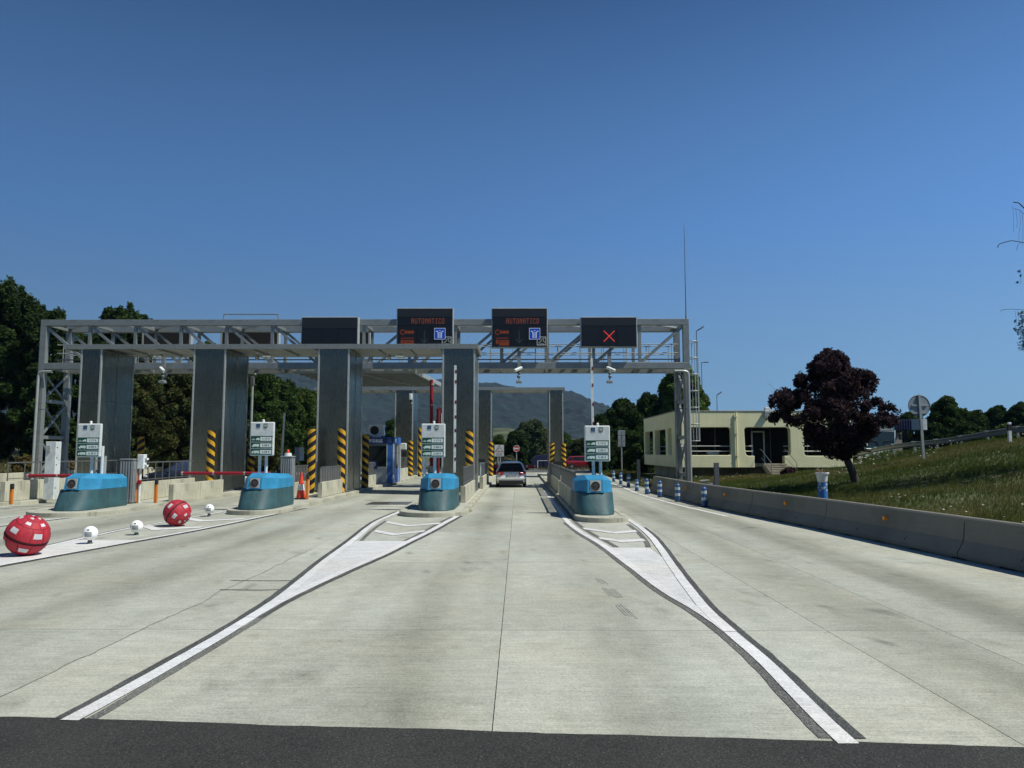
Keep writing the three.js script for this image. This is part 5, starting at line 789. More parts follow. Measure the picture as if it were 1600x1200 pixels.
  // steps up to the door
  const sw = X(1226) - X(1190), sx = (X(1226) + X(1190)) / 2, st = thing('entrance_steps', 'five pale steps with thin handrails leading up to the office door', 'steps', [sx, 0, Z]), g0 = HT(sx, Z + 2.2) - 0.05, n = 5;
  for (let i = 0; i < n; i++) { const y = mix(Y0 + 0.24, g0 + 0.12, i / (n - 0.2)); new MB().rbox(sw, 0.09, 0.36, 0.012, 0, y - 0.045, 0.25 + i * 0.33).build('tread', M.step, st); new MB().box(sw - 0.06, 0.3, 0.28, 0, y - 0.22, 0.20 + i * 0.33).build('riser', M.wall, st); }
  new MB().box(sw + 1.0, 0.12, 0.9, 0, g0 - 0.02, 2.35).build('landing', M.step, st);
  for (const s2 of [-1, 1]) { const x = s2 * (sw / 2 + 0.05), h = new MB().pipe([V(x, Y0 + 1.2, -0.2), V(x, Y0 + 1.15, 0.1), V(x, g0 + 0.95, 1.85), V(x, g0 + 0.85, 1.95), V(x, g0, 1.95)], 0.022, 8, 30).build('handrail', M.galvDark, st); new MB().rod(V(x, Y0 + 0.6, 0.05), V(x, g0 + 0.45, 1.9), 0.016).build('mid_rail', M.galvDark, h); }
}
// ---------------------------------------------------------------- vehicles
function loft(sections, capA = true, capB = true) { // sections: arrays of equal length of Vector3
  const pos = [], idx = [], n = sections[0].length; for (const s of sections) for (const p of s) pos.push(p.x, p.y, p.z);
  for (let j = 0; j < sections.length - 1; j++) for (let i = 0; i < n; i++) { const a = j * n + i, b = j * n + (i + 1) % n; idx.push(a, a + n, b, b, a + n, b + n); }
  for (const [on, j, f] of [[capA, 0, 1], [capB, sections.length - 1, 0]]) if (on) { const c = pos.length / 3; let m = V(0, 0, 0); sections[j].forEach((p) => m.add(p)); m.multiplyScalar(1 / n); pos.push(m.x, m.y, m.z); for (let i = 0; i < n; i++) { const a = j * n + i, b = j * n + (i + 1) % n; f ? idx.push(a, b, c) : idx.push(b, a, c); } }
  let g = new THREE.BufferGeometry(); g.setAttribute('position', new THREE.Float32BufferAttribute(pos, 3)); g.setIndex(idx); g.computeVertexNormals(); return boxUV(toCreasedNormals(g, 0.7));
}
function lerpTable(tb, t) { for (let i = 0; i < tb.length - 1; i++) if (t <= tb[i + 1][0]) { const k = (t - tb[i][0]) / (tb[i + 1][0] - tb[i][0]); return tb[i].slice(1).map((v, j) => mix(v, tb[i + 1][j + 1], k)); } return tb.at(-1).slice(1); }
function car(label, x, z, turn, paint, o = {}) { // rear towards +z
  const { L = 4.3, W = 1.78, H = 1.46, y = 0 } = o, t = thing('parked_car', label, 'car', [x, y, z], turn), h = W / 2, k = H / 1.46;
  t.name = numbered('car'); 
  const tb = [[0, 0.80, 0.62, 0.30], [0.012, 0.88, 0.80, 0.26], [0.03, 0.94, 0.90, 0.24], [0.08, 0.985, 0.97, 0.20], [0.2, 1.0, 0.96, 0.19], [0.55, 1.0, 0.93, 0.19], [0.72, 0.99, 0.90, 0.19], [0.85, 0.96, 0.84, 0.20], [0.95, 0.88, 0.74, 0.23], [0.99, 0.76, 0.62, 0.28], [1, 0.66, 0.52, 0.33]];
  const secs = []; for (let i = 0; i <= 30; i++) { const f = i / 30, [w, b, u] = lerpTable(tb, f), hw = h * w, B = b * k, zz = L / 2 - f * L, s = []; const half = [[0.0, u], [0.75, u], [0.93, u + 0.05], [0.985, u + 0.16], [1.0, mix(u, B, 0.55)], [0.985, B - 0.12], [0.95, B - 0.04], [0.88, B], [0.4, B + 0.015]]; for (const [a, c] of half) s.push(V(hw * a, c, zz)); s.push(V(0, B + 0.02, zz)); for (const [a, c] of half.slice(1).reverse()) s.push(V(-hw * a, c, zz)); secs.push(s); }
  mesh('body', loft(secs), paint, t);
  // glazed upper body with painted roof and pillars
  const gt = [[0.02, 0.95, 0.92, 0.88], [0.10, 1.30, 0.95, 0.72], [0.14, 1.40, 0.955, 0.66], [0.25, 1.445, 0.96, 0.655], [0.45, 1.46, 0.96, 0.66], [0.58, 1.43, 0.95, 0.66], [0.62, 1.38, 0.945, 0.67], [0.76, 0.95, 0.90, 0.85]];
  const gl = [], rf = []; for (let i = 0; i <= 20; i++) { const f = mix(0.02, 0.76, i / 20), [r, bw, tw] = lerpTable(gt, f), zz = L / 2 - f * L, b0 = 0.88 * k, R = Math.max(r * k, b0 + 0.03); const ring = (e) => [V(h * bw * 0.96, b0, zz), V(mix(h * bw, h * tw, 0.5) * 0.99, mix(b0, R, 0.55), zz), V(h * tw * 1.02 + e, R - 0.07, zz), V(h * tw * 0.88, R - 0.015 + e, zz), V(0, R + e, zz), V(-h * tw * 0.88, R - 0.015 + e, zz), V(-h * tw * 1.02 - e, R - 0.07, zz), V(-mix(h * bw, h * tw, 0.5) * 0.99, mix(b0, R, 0.55), zz), V(-h * bw * 0.96, b0, zz)]; gl.push(ring(0)); if (f > 0.10 && f < 0.64) { const q = ring(0.014); rf.push([q[2], q[3], q[4], q[5], q[6], V(q[6].x * 0.96, q[6].y - 0.03, zz), V(0, q[4].y - 0.045, zz), V(q[2].x * 0.96, q[2].y - 0.03, zz)]); } }
  mesh('windows', loft(gl), o.glass ?? M.darkGlass, t); mesh('roof', loft(rf), paint, t);
  const P = (f, s, e) => { const [r, bw, tw] = lerpTable(gt, f), zz = L / 2 - f * L, b0 = 0.88 * k; return e ? V(s * (h * tw * 1.02 + 0.01), r * k - 0.06, zz) : V(s * (h * bw * 0.965 + 0.004), b0 + 0.02, zz); };
  for (const s of [-1, 1]) { const pl = new MB(); pl.bar(P(0.03, s, 0), P(0.12, s, 1), 0.09, 0.06).bar(P(0.75, s, 0), P(0.61, s, 1), 0.06, 0.05).bar(P(0.20, s, 0), P(0.22, s, 1), 0.10, 0.03); pl.build('pillar', paint, t); new MB().bar(P(0.45, s, 0), P(0.45, s, 1), 0.07, 0.02).build('pillar', M.black, t); }
  for (const [f, s] of [[0.19, 1], [0.19, -1], [0.82, 1], [0.82, -1]]) { const ty = new MB().tr(new THREE.TorusGeometry(0.245, 0.085, 10, 26), 0, 0, 0, 0, Math.PI / 2).cyl(0.24, 0.24, 0.16, 0, 0, 0, 0, 0, Math.PI / 2, 22).build('wheel', M.rubber, t); ty.position.set(s * (h - 0.115), 0.325, L / 2 - f * L); const rim = new MB().cyl(0.19, 0.19, 0.03, s * 0.085, 0, 0, 0, 0, Math.PI / 2, 20); for (let i = 0; i < 5; i++) rim.box(0.03, 0.36, 0.05, s * 0.1, 0, 0, i * Math.PI / 5); rim.build('rim', M.alu, ty); const ar = new MB().tr(new THREE.CylinderGeometry(0.365, 0.365, 0.02, 24), 0, 0, 0, 0, 0, Math.PI / 2).build('wheel_arch', M.black, t); ar.position.set(s * (h - 0.012), 0.34, L / 2 - f * L); }
  const zr = L / 2;
  for (const s of [-1, 1]) {
    const tl = new MB().rbox(0.42, 0.19, 0.20, 0.07, s * (h - 0.24), 0.81 * k, zr - 0.10, 0.1, s * 0.55, s * 0.14).build('tail_light', std({ color: C(0.35, 0.012, 0.02), roughness: 0.12 }), t);
    new MB().rbox(0.12, 0.07, 0.03, 0.012, s * (h - 0.2), 0.80 * k, zr + 0.005, 0.05, s * 0.5).build('reversing_lens', std({ color: C(0.6, 0.45, 0.44), roughness: 0.15 }), tl);
    const mi = new MB().rbox(0.19, 0.17, 0.12, 0.045, s * (h + 0.09), 0.99 * k, 0.28 * L - L * 0.46).build('mirror', M.black, t);
    new MB().rbox(0.34, 0.13, 0.3, 0.05, s * (h - 0.30), 0.64 * k, -L / 2 + 0.26, 0, s * 0.5).build('headlight', std({ color: C(0.7, 0.72, 0.74), roughness: 0.08 }), t);
    new MB().box(0.02, 0.025, 0.16, s * (h + 0.004), 0.80 * k, L * 0.12).box(0.02, 0.025, 0.16, s * (h + 0.004), 0.79 * k, -L * 0.10).build('handle', paint, t);
  }
  new MB().rbox(W * 0.80, 0.24, 0.16, 0.05, 0, 0.31, zr - 0.055).build('rear_bumper', M.black, t); new MB().rbox(W * 0.92, 0.07, 0.12, 0.03, 0, 0.52 * k, zr - 0.015).build('bumper_edge', paint, t);
  const pm = std({ roughness: 0.5, map: canvasTex(128, 32, (g) => { g.fillStyle = '#c8ccc6'; g.fillRect(0, 0, 128, 32); g.fillStyle = '#3a3f44'; for (const [x, w] of [[22, 9], [36, 8], [49, 9], [62, 7], [80, 9], [94, 8], [106, 9]]) g.fillRect(x, 8, w, 17); g.fillStyle = '#2c4a86'; g.fillRect(2, 2, 12, 28); }) });
  const np = mesh('number_plate', new THREE.BoxGeometry(0.52, 0.115, 0.02), pm, t); np.position.set(0, 0.61 * k, zr + 0.012); new MB().rbox(0.64, 0.16, 0.05, 0.02, 0, 0.625 * k, zr - 0.02).build('plate_recess', M.galvDark, t);
  new MB().rbox(W * 0.60, 0.035, 0.2, 0.014, 0, 1.405 * k, zr - L * 0.115, 0.25).build('spoiler', paint, t); new MB().rod(V(-0.02, 0.99 * k, zr - 0.09), V(0.3, 1.08 * k, zr - 0.2), 0.012).build('wiper', M.black, t); new MB().cyl(0.045, 0.045, 0.015, 0, 0.80 * k, zr - 0.035, Math.PI / 2, Math.PI / 4, 0, 4).build('badge', M.lightSteel, t);
  new MB().box(W * 0.6, 0.18, 0.04, 0, 0.45, -L / 2 + 0.05).build('grille', M.black, t);
  if (o.rails) for (const s of [-1, 1]) new MB().rod(V(s * 0.52, 1.49 * k, zr - 0.9), V(s * 0.52, 1.49 * k, zr - 2.6), 0.02).build('roof_rail', M.black, t);
  return t;
}
const paintOf = (r, g, b, m = 0.3) => new THREE.MeshPhysicalMaterial({ color: C(r, g, b), roughness: 0.35, metalness: m, clearcoat: 1, clearcoatRoughness: 0.08 });
{ const p = gp(798, 762); car('silver estate car stopped in the middle lane, seen from behind', p.x, p.z - 2.2, 0.01, paintOf(0.78, 0.80, 0.78, 0.2), { H: 1.5, rails: true }); }
car('red car passing sideways far behind the right price sign', at(906, 730, 88).x + 0.3, -88, -Math.PI / 2, paintOf(0.26, 0.006, 0.014, 0.1), { H: 1.52, W: 1.8, L: 4.2 });
car('dark blue car behind the railing right of the white traffic light', at(268, 740, 42).x + 0.6, -42.6, Math.PI * 0.62, paintOf(0.012, 0.015, 0.025, 0.2), { glass: std({ color: C(0.03, 0.045, 0.09), roughness: 0.14 }), H: 1.6, W: 1.86, L: 4.6 });
{ // dark blue skip with sloping ends
  const d = 92, p = at(836, 730, d), q = at(862, 711, d), t = thing('waste_skip', 'dark blue container with sloping ends beyond the lowered red arm', 'container', [p.x, 0, -d]), W = q.x - p.x + 1.0, H = q.y;
  const s = new THREE.Shape([[0.1, 0.05], [-0.5, H * 0.55], [0.1, H * 0.92], [1.0, H], [W, H], [W, 0.05]].map((a) => new THREE.Vector2(...a))); const g = new THREE.ExtrudeGeometry(s, { depth: 2.0, bevelEnabled: true, bevelSize: 0.04, bevelThickness: 0.04 }); g.translate(0, 0, -1); mesh('hull', boxUV(g), M.navy, t); for (let i = 0; i < 4; i++) new MB().box(0.08, H * 0.7, 0.08, 0.5 + i * 0.6, H * 0.42, 1.06).build('rib', M.navy, t); new MB().box(0.1, 0.9, 0.1, 0.3, 0.5, 1.25).box(1.6, 0.08, 0.1, 1.1, 0.95, 1.25).build('frame', M.panel, t);
}
{ // bus
  const d = 58, k = d / FOC, a = at(1345, 714, d), b = at(1393, 665, d), W = b.x - a.x, y0 = HT((a.x + b.x) / 2, -d) + 0.2, H = b.y - y0, t = thing('coach', 'white and teal coach facing the camera behind the purple tree', 'bus', [(a.x + b.x) / 2, y0, -d - 5.5], 0.06), zf = 5.5;
  const body = flat(0.055, 0.13, 0.14, 0.25); new MB().rbox(W, H - 0.35, 11, 0.16, 0, (H - 0.35) / 2 + 0.35, 0).build('body', body, t);
  const Y = (py) => at(1368, py, d).y - y0;
  new MB().rbox(W * 0.95, Y(700.5) - 0.35, 0.14, 0.05, 0, (Y(700.5) + 0.35) / 2, zf + 0.01).build('front_panel', M.white, t);
  new MB().rbox(W * 0.86, Y(674) - Y(697), 0.06, 0.03, 0, (Y(674) + Y(697)) / 2, zf + 0.02).build('windscreen', new THREE.MeshPhysicalMaterial({ color: C(0.025, 0.045, 0.06), roughness: 0.12, specularIntensity: 0.35 }), t); new MB().rbox(W * 0.84, Y(667) - Y(673.3), 0.06, 0.03, 0, (Y(667) + Y(673.3)) / 2, zf + 0.02).build('destination_board', M.signGrey, t);
  for (const s of [-1, 1]) { new MB().bar(V(s * W * 0.47, Y(672), zf + 0.05), V(s * W * 0.44, Y(697), zf + 0.05), 0.09, 0.05).build('pillar', M.bolWhite, t); new MB().rbox(0.24, 0.5, 0.2, 0.05, s * (W / 2 + 0.22), Y(682), zf + 0.25).build('mirror', M.black, t); new MB().rbox(0.42, 0.17, 0.06, 0.05, s * W * 0.34, Y(709), zf + 0.07).build('headlight', M.galvDark, t); new MB().pipe([V(s * 0.15, Y(697.5), zf + 0.07), V(s * 0.35, Y(689), zf + 0.08), V(s * 0.95, Y(688), zf + 0.07)], 0.02).build('wiper', M.black, t); for (const z of [3.4, -3]) new MB().cyl(0.48, 0.48, 0.3, s * (W / 2 - 0.16), 0.48, z, 0, 0, Math.PI / 2, 24).build('wheel', M.rubber, t); }
  new MB().rbox(0.5, 0.12, 0.03, 0.01, 0, Y(712), zf + 0.08).build('number_plate', M.galvDark, t);
}
// ---------------------------------------------------------------- things on the bank at the right
{
  let d = 36, p = at(1437, 634, d), b = at(1443, 704, d), t = thing('round_sign_back', 'round grey road sign seen from behind on a leaning post', 'traffic sign', [b.x, HT(b.x, -d) - 0.1, -d]), y0 = t.position.y, r = 16.6 * d / FOC, sx = p.x - b.x;
  new MB().cyl(r, r, 0.03, sx, p.y - y0, -0.06, Math.PI / 2, 0, 0, 40).build('disc', M.signGrey, t); new MB().tr(new THREE.TorusGeometry(r, 0.02, 6, 40), sx, p.y - y0, -0.05).build('rim', M.galv, t); const top = at(1436, 617, d); new MB().bar(V(0, 0, 0), V(top.x - b.x, top.y - y0, 0), 0.11, 0.07).build('post', M.lightSteel, t); for (const e of [0.02, -0.35]) new MB().box(2 * r * (e ? 0.72 : 0.98), 0.07, 0.04, sx, p.y - y0 + e, -0.02).build('stiffener', M.lightSteel, t);
  const c = at(1438, 663, d); new MB().tr(new THREE.CylinderGeometry(0.85, 0.85, 17 * d / FOC, 24, 1, true, -0.46, 0.92), c.x - b.x, c.y - y0, -0.86).build('lower_plate', std({ map: tGalv, color: C(0.5, 0.52, 0.52), roughness: 0.5, metalness: 0.3, side: THREE.DoubleSide }), t);
  p = at(1578, 687, d); t = thing('marker_post', 'white marker post with black band on top of the grassy bank', 'marker post', [p.x, HT(p.x, -d) - 0.05, -d]); const mh = at(1578, 660, d).y - t.position.y; new MB().rbox(0.16, mh, 0.1, 0.02, 0, mh / 2, 0, 0, 0, -0.03).build('shaft', M.white, t); new MB().box(0.165, mh * 0.3, 0.105, -0.005, mh * 0.76, 0.0, 0, 0, -0.03).build('black_band', M.black, t);
  // guard rail
  const G = [V(23.2, 0, -60), V(24.0, 0, -55), V(24.8, 0, -50), V(25.4, 0, -44), V(26.0, 0, -38), V(26.8, 0, -32), V(27.6, 0, -27)].map((q) => V(q.x, HT(q.x, q.z) + 0.56, q.z)), cu2 = new THREE.CatmullRomCurve3(G), n = 60, prof = [[0, -0.16], [0.05, -0.11], [0.0, -0.04], [0.0, 0.04], [0.05, 0.11], [0, 0.16], [-0.012, 0.16], [0.035, 0.11], [-0.015, 0.04], [-0.015, -0.04], [0.035, -0.11], [-0.012, -0.16]];
  t = thing('guard_rail', 'dark steel guard rail along the top of the grassy bank', 'guard rail'); const sc = []; for (let i = 0; i <= n; i++) { const q = cu2.getPoint(i / n); sc.push(prof.map(([a, c2]) => V(q.x - a, q.y + c2, q.z))); } mesh('beam', loft(sc), M.galvDark, t);
  for (let i = 0; i <= 17; i++) { const q = cu2.getPoint(i / 17), h = 0.95; new MB().box(0.1, h, 0.12, q.x + 0.12, q.y + 0.1 - h / 2 + 0.02, q.z).build('post', M.galv, t); new MB().box(0.16, 0.14, 0.3, q.x + 0.06, q.y + 0.13, q.z).build('spacer', M.lightSteel, t); }
  // dark shed behind the coach
  d = 66; const a = at(1387, 672, d), e = at(1450, 655, d); t = thing('dark_shed', 'dark open shed with ribbed navy fascia between the coach and the round sign', 'shed', [(a.x + e.x) / 2, 0, -d - 2.5]); const W = e.x - a.x; const fa = new MB().box(W, e.y - a.y, 5, 0, (a.y + e.y) / 2, 0).build('fascia', M.navy, t); for (let i = 0; i < 16; i++) new MB().box(0.09, e.y - a.y - 0.1, 0.05, -W / 2 + (i + 0.5) * W / 16, (a.y + e.y) / 2, 2.52).build('rib', M.navy, fa); for (const s of [-1, 0, 1]) new MB().box(0.2, a.y - 0.2, 0.2, s * (W / 2 - 0.2), a.y / 2 + 0.1, 2).build('column', M.black, t); new MB().box(W, a.y - 0.4, 0.15, 0, a.y / 2 + 0.1, -2.2).build('rear_wall', M.darkRoom, t);
}
{ // street lamps far behind
  const L = [['tall street lamp seen through the ladder cage, one arm to the upper right', 1088, 517, 640, 95, 0.8, 0.5], ['street lamp with level arm over the trees right of the gantry', 1096, 566, 650, 120, 0.9, 0.0], ['thin street lamp rising over the office roof', 1120, 617, 660, 120, 0.35, 0.25]];
  for (const [label, px, top, , d, ax, ay] of L) { const p = at(px, top, d), t = thing('street_lamp', label, 'street lamp', [p.x, 0, -d], 0, 'street lamps beyond the gantry'); new MB().cyl(0.05, 0.10, p.y, 0, p.y / 2, 0, 0, 0, 0, 10).build('pole', M.galvDark, t); const k = d / FOC * 5; new MB().rod(V(0, p.y - 0.05, 0), V(ax * k, p.y + ay * k, 0), 0.06).build('arm', M.galvDark, t); new MB().rbox(0.8, 0.18, 0.3, 0.05, ax * k + 0.3, p.y + ay * k + (ay ? 0.15 : 0), 0, 0, 0, ay ? 0.6 : 0).build('lamp_head', M.galvDark, t); }
}
// ---------------------------------------------------------------- trees
function leafCluster(n, len, wid, s) { srnd(s); const pos = [], nor = []; for (let i = 0; i < n; i++) { let c; do c = V(rr(-1, 1), rr(-1, 1), rr(-1, 1)); while (c.length() > 1); c.multiplyScalar(0.62); const d = V(rr(-1, 1), rr(-0.9, 0.6), rr(-1, 1)).normalize(), u = V(rr(-1, 1), rr(-1, 1), rr(-1, 1)).cross(d).normalize(), l = len * rr(0.7, 1.25), w = wid * rr(0.7, 1.2), nn = d.clone().cross(u).normalize(); const A = c.clone().addScaledVector(d, -l / 2), B = c.clone().addScaledVector(d, l / 2), P = c.clone().addScaledVector(u, w / 2).addScaledVector(nn, 0.06 * l), Q = c.clone().addScaledVector(u, -w / 2).addScaledVector(nn, 0.06 * l); for (const t of [A, P, Q, P, B, Q]) { pos.push(t.x, t.y, t.z); nor.push(-nn.x, -nn.y, -nn.z); } } const g = new THREE.BufferGeometry(); g.setAttribute('position', new THREE.Float32BufferAttribute(pos, 3)); g.setAttribute('normal', new THREE.Float32BufferAttribute(nor, 3)); return g; }
const LEAF = { broad: leafCluster(14, 0.62, 0.34, 1), fine: leafCluster(22, 0.50, 0.20, 2), plum: leafCluster(12, 0.60, 0.36, 3) };
function tree(name, label, cat, group, x, z, o) {
  const { H, R, low = 0.1, lobes = 26, per = 110, size = 0.42, col = [0.035, 0.052, 0.018], vary = 0.45, kind = 'broad', spikes = 0, trunk = 0.22, seed = 1, lean = 0, sq = 1, lobeR = [0.15, 0.28] } = { ...o, ...(o.q0 || o.H < 5 || o.size > 1 ? {} : { lobes: Math.round((o.lobes ?? 26) * 1.8), per: Math.round((o.per ?? 110) * 0.62) }) };
  srnd(seed * 7919 + 17);
  const y0 = HT(x, z), t = thing(name, label, cat, [x, y0 - 0.05, z], 0, group), cy = H * (low + 1) / 2, ry = H * (1 - low) / 2, L = [];
  for (let i = 0; i < lobes; i++) { const a = i * 2.39996 + (o.q0 ? rr(-2, 2) : rr(-0.3, 0.3)), v = 1 - 2 * (i + 0.5) / lobes, r = Math.sqrt(1 - v * v), q = o.q0 ? mix(o.q0, 1.0, Math.sqrt(rnd())) : rr(0.45, 0.80), w = o.env ? o.env(v) : v > 0 ? 1 - 0.25 * v : 1; const lr = R * rr(...lobeR) * (1 - 0.25 * Math.max(0, v)); L.push([V(Math.cos(a) * r * R * q * w * sq + lean * v, cy + v * (ry - lr * 0.7) * 0.98, Math.sin(a) * r * R * q * w), V(lr, lr * rr(0.8, 1.1), lr)]); }
  for (let i = 0; i < spikes * 3; i++) { const a = rr(0, 6.28), r = R * Math.sqrt(rnd()) * 0.75, top = cy + ry * Math.sqrt(Math.max(0, 1 - r * r / R / R)) * rr(0.86, 0.97); L.push([V(Math.cos(a) * r, top, Math.sin(a) * r), V(R * rr(0.05, 0.09), H * rr(0.06, 0.12), R * 0.07), 1]); }
  // limbs and trunk
  const tb = new MB(), top = cy + ry * 0.2; tb.add(new THREE.TubeGeometry(new THREE.CatmullRomCurve3([V(0, -0.2, 0), V(trunk * 0.4, H * 0.15, 0), V(lean * 0.2, cy * 0.7, 0.05), V(lean * 0.4, top, 0)]), 14, trunk * 0.8, 9)); tb.cyl(trunk * 0.8, trunk * 1.35, 0.5, 0, 0.1, 0);
  for (let i = 0; i < Math.min(16, lobes); i++) { const c = L[i][0], s = V(lean * 0.2, mix(H * 0.18, Math.min(top, c.y), 0.55), 0); tb.pipe([s, s.clone().lerp(c, 0.5).add(V(0, -0.08 * H * rnd(), 0)), c], trunk * 0.22, 6, 8); }
  tb.build('trunk', M.bark, t);
  const n = Math.round(L.reduce((s, l) => s + (l[2] ? per * 0.3 : per), 0)) * (size > 0.4 && size < 1 ? 2.3 : 1) | 0, im = new THREE.InstancedMesh(LEAF[kind], M.leaf, n), mm = new THREE.Matrix4(), qq = new THREE.Quaternion(), c3 = new THREE.Color(), core = new MB(); let k = 0;
  for (const [c, r, sp] of L) {
    if (!sp && !o.q0) { const g = new THREE.IcosahedronGeometry(1, 1); core.add(g, new THREE.Matrix4().compose(c, new THREE.Quaternion(), r.clone().multiplyScalar(o.hollow ? 0.3 : 0.55))); }
    const m = Math.min(n - k, Math.round((sp ? per * 0.3 : per) * (size > 0.4 && size < 1 ? 2.3 : 1))), tone = rr(0.75, 1.25);
    for (let i = 0; i < m; i++) {
      let d; do d = V(rr(-1, 1), rr(-1, 1), rr(-1, 1)); while (d.length() > 1 || d.length() < 0.05); d.normalize();
      if (d.y < -0.3 && rnd() < 0.5) d.y = -d.y;
      const rad = mix(0.62, 1.06, Math.pow(rnd(), 0.6)) * (0.86 + 0.3 * F2(d.x * 2.5 + c.x, d.z * 2.5 + d.y * 3 + c.z, 2)), p = c.clone().add(d.multiply(r).multiplyScalar(rad)), s = size * rr(0.65, 1.3);
      qq.setFromEuler(new THREE.Euler(rr(-3, 3), rr(-3, 3), rr(-3, 3))); mm.compose(p, qq, V(s, s, s)); im.setMatrixAt(k, mm);
      const b = tone * mix(1 - vary, 1 + vary, rnd()), w = rnd() < 0.08 ? 1.5 : 1; c3.setRGB(1.25 * col[0] * b * w * (o.warm && rnd() < o.warm ? 1.9 : 1), 1.25 * col[1] * b * w, 1.15 * col[2] * b); im.setColorAt(k, c3); k++;
    }
  }
  im.count = k; im.name = 'crown'; im.userData.kind = 'stuff'; im.castShadow = im.receiveShadow = true; t.add(im);
  if (core.g.length) core.build('inner_foliage', std({ color: C(col[0], col[1], col[2]), roughness: 0.95 }), t); return t;
}
{
  const g1 = 'tall dark trees at the left', T = (label, px, d, top, hw, o, name = 'broadleaf_tree', cat = 'tree', grp = g1) => { const p = at(px, top, d), y = HT(p.x, -d); return tree(name, label, cat, grp, p.x, -d, { H: (p.y - y) * (o.spikes ? 0.935 : 0.97), R: (grp === 'trees in the background at the right' ? 1.3 : 1) * hw * d / FOC, seed: Math.round(px + 900), ...o }); };
  const dk = [0.024, 0.044, 0.012], gr = [0.034, 0.062, 0.015], br = [0.040, 0.052, 0.017], yg = [0.056, 0.085, 0.022];
  T('tallest dark tree at the left edge of the picture', 8, 60, 434, 66, { col: dk, spikes: 9, lobes: 34, per: 150, low: 0.0 });
  T('dark spiky tree right of the tallest tree at the left edge', 76, 59, 470, 44, { col: dk, spikes: 8, lobes: 28, per: 130, low: 0.0 });
  T('dark tree just behind the left gantry tower', 118, 66, 492, 40, { col: gr, spikes: 5, lobes: 26, per: 110, low: 0.02 });
  T('dark tree with several spires above the left part of the gantry', 196, 68, 474, 62, { col: dk, spikes: 9, lobes: 32, per: 130, low: 0.02 });
  T('dark tree outside the left edge, its boughs reaching into the picture', -80, 56, 450, 80, { col: dk, spikes: 4, lobes: 26, per: 110, low: 0.0 });
  T('brownish green tree filling the gap between first and second pillar, left half', 226, 57, 572, 46, { col: br, warm: 0.05, lobes: 28, per: 150, low: -0.05 });
  T('brownish green tree filling the gap between first and second pillar, right half', 285, 59, 566, 46, { col: br, warm: 0.05, lobes: 28, per: 150, low: -0.05 });
  T('tree behind the second near pillar, its top seen through the truss', 322, 72, 528, 48, { col: gr, lobes: 26, per: 100, low: 0.0 });
  T('green tree at the left of the gap between second and third pillar', 408, 72, 574, 42, { col: gr, spikes: 5, lobes: 30, per: 150, low: -0.05 });
  T('green tree in the middle of the gap between second and third pillar', 444, 76, 590, 38, { col: gr, spikes: 4, lobes: 28, per: 140, low: -0.05 });
  T('green tree at the right of the gap between second and third pillar', 480, 80, 604, 36, { col: yg, spikes: 4, lobes: 26, per: 130, low: -0.05 });
  T('olive bush low before the trees of the gap between second and third pillar', 410, 60, 655, 40, { col: br, warm: 0.1, lobes: 18, per: 110, low: -0.1 }, 'large_bush', 'bush');
  T('green tree hidden mostly by the third near pillar', 522, 88, 622, 36, { col: gr, lobes: 22, per: 90, low: -0.05 });
  T('small bush over the blue booth roof', 612, 96, 652, 16, { col: gr, lobes: 14, per: 90, low: -0.1 }, 'large_bush', 'bush', 'bushes beyond the toll');
  T('dark bush beside the raised red arm', 694, 92, 645, 26, { col: dk, lobes: 18, per: 90, low: -0.1 }, 'large_bush', 'bush', 'bushes beyond the toll');
  srnd(1); [[38, 34], [56, 20], [98, 26], [112, 22]].forEach(([px, hw], i) => T(['rust brown bush left of the left gantry tower', 'small rust brown bush at the foot of the left gantry tower', 'rust brown bush between tower and first pillar', 'low tan bush at the foot of the first pillar'][i], px, 50, [712, 724, 718, 724][i], hw * 0.6, { col: [0.10, 0.075, 0.03], lobes: 12, per: 70, low: -0.2, size: 0.3 }, 'dry_bush', 'bush', 'rust brown bushes by the gantry tower'));
  const g2 = 'trees straight ahead beyond the toll';
  T('pale green tree straight ahead above the no entry sign', 832, 108, 655, 40, { col: [0.060, 0.080, 0.042], lobes: 30, per: 130, low: -0.05 }, 'broadleaf_tree', 'tree', g2);
  T('dark tree directly behind the no entry sign', 806, 100, 672, 24, { col: dk, lobes: 22, per: 110, low: -0.1 }, 'broadleaf_tree', 'tree', g2);
  T('yellow green bush left of the bend sign board', 778, 104, 678, 22, { col: yg, lobes: 18, per: 100, low: -0.1 }, 'large_bush', 'bush', g2);
  T('green tree behind the rightmost far pillar', 872, 112, 672, 34, { col: gr, lobes: 24, per: 110, low: -0.1 }, 'broadleaf_tree', 'tree', g2);
  T('olive bush above the red car', 908, 104, 684, 26, { col: br, lobes: 18, per: 100, low: -0.1 }, 'large_bush', 'bush', g2);
  T('low bush beside the dark blue container', 848, 98, 704, 20, { col: br, lobes: 12, per: 80, low: -0.2, size: 0.35 }, 'large_bush', 'bush', g2); T('low pale bush behind the silver car', 790, 96, 712, 26, { col: [0.08, 0.085, 0.05], lobes: 12, per: 90, low: -0.2, size: 0.35 }, 'large_bush', 'bush', g2);
  const g3 = 'trees behind the office at the right of the gantry';
  T('rounded dark tree right of the raised white arm', 972, 76, 622, 44, { col: dk, lobes: 34, per: 150, low: -0.05 }, 'broadleaf_tree', 'tree', g3);
  T('dark tree at the left end of the group behind the office', 938, 72, 646, 26, { col: dk, lobes: 22, per: 110, low: -0.05 }, 'broadleaf_tree', 'tree', g3);
  T('dark tree rising behind the left end of the office', 1014, 80, 612, 36, { col: dk, spikes: 4, lobes: 28, per: 130, low: -0.05 }, 'broadleaf_tree', 'tree', g3);
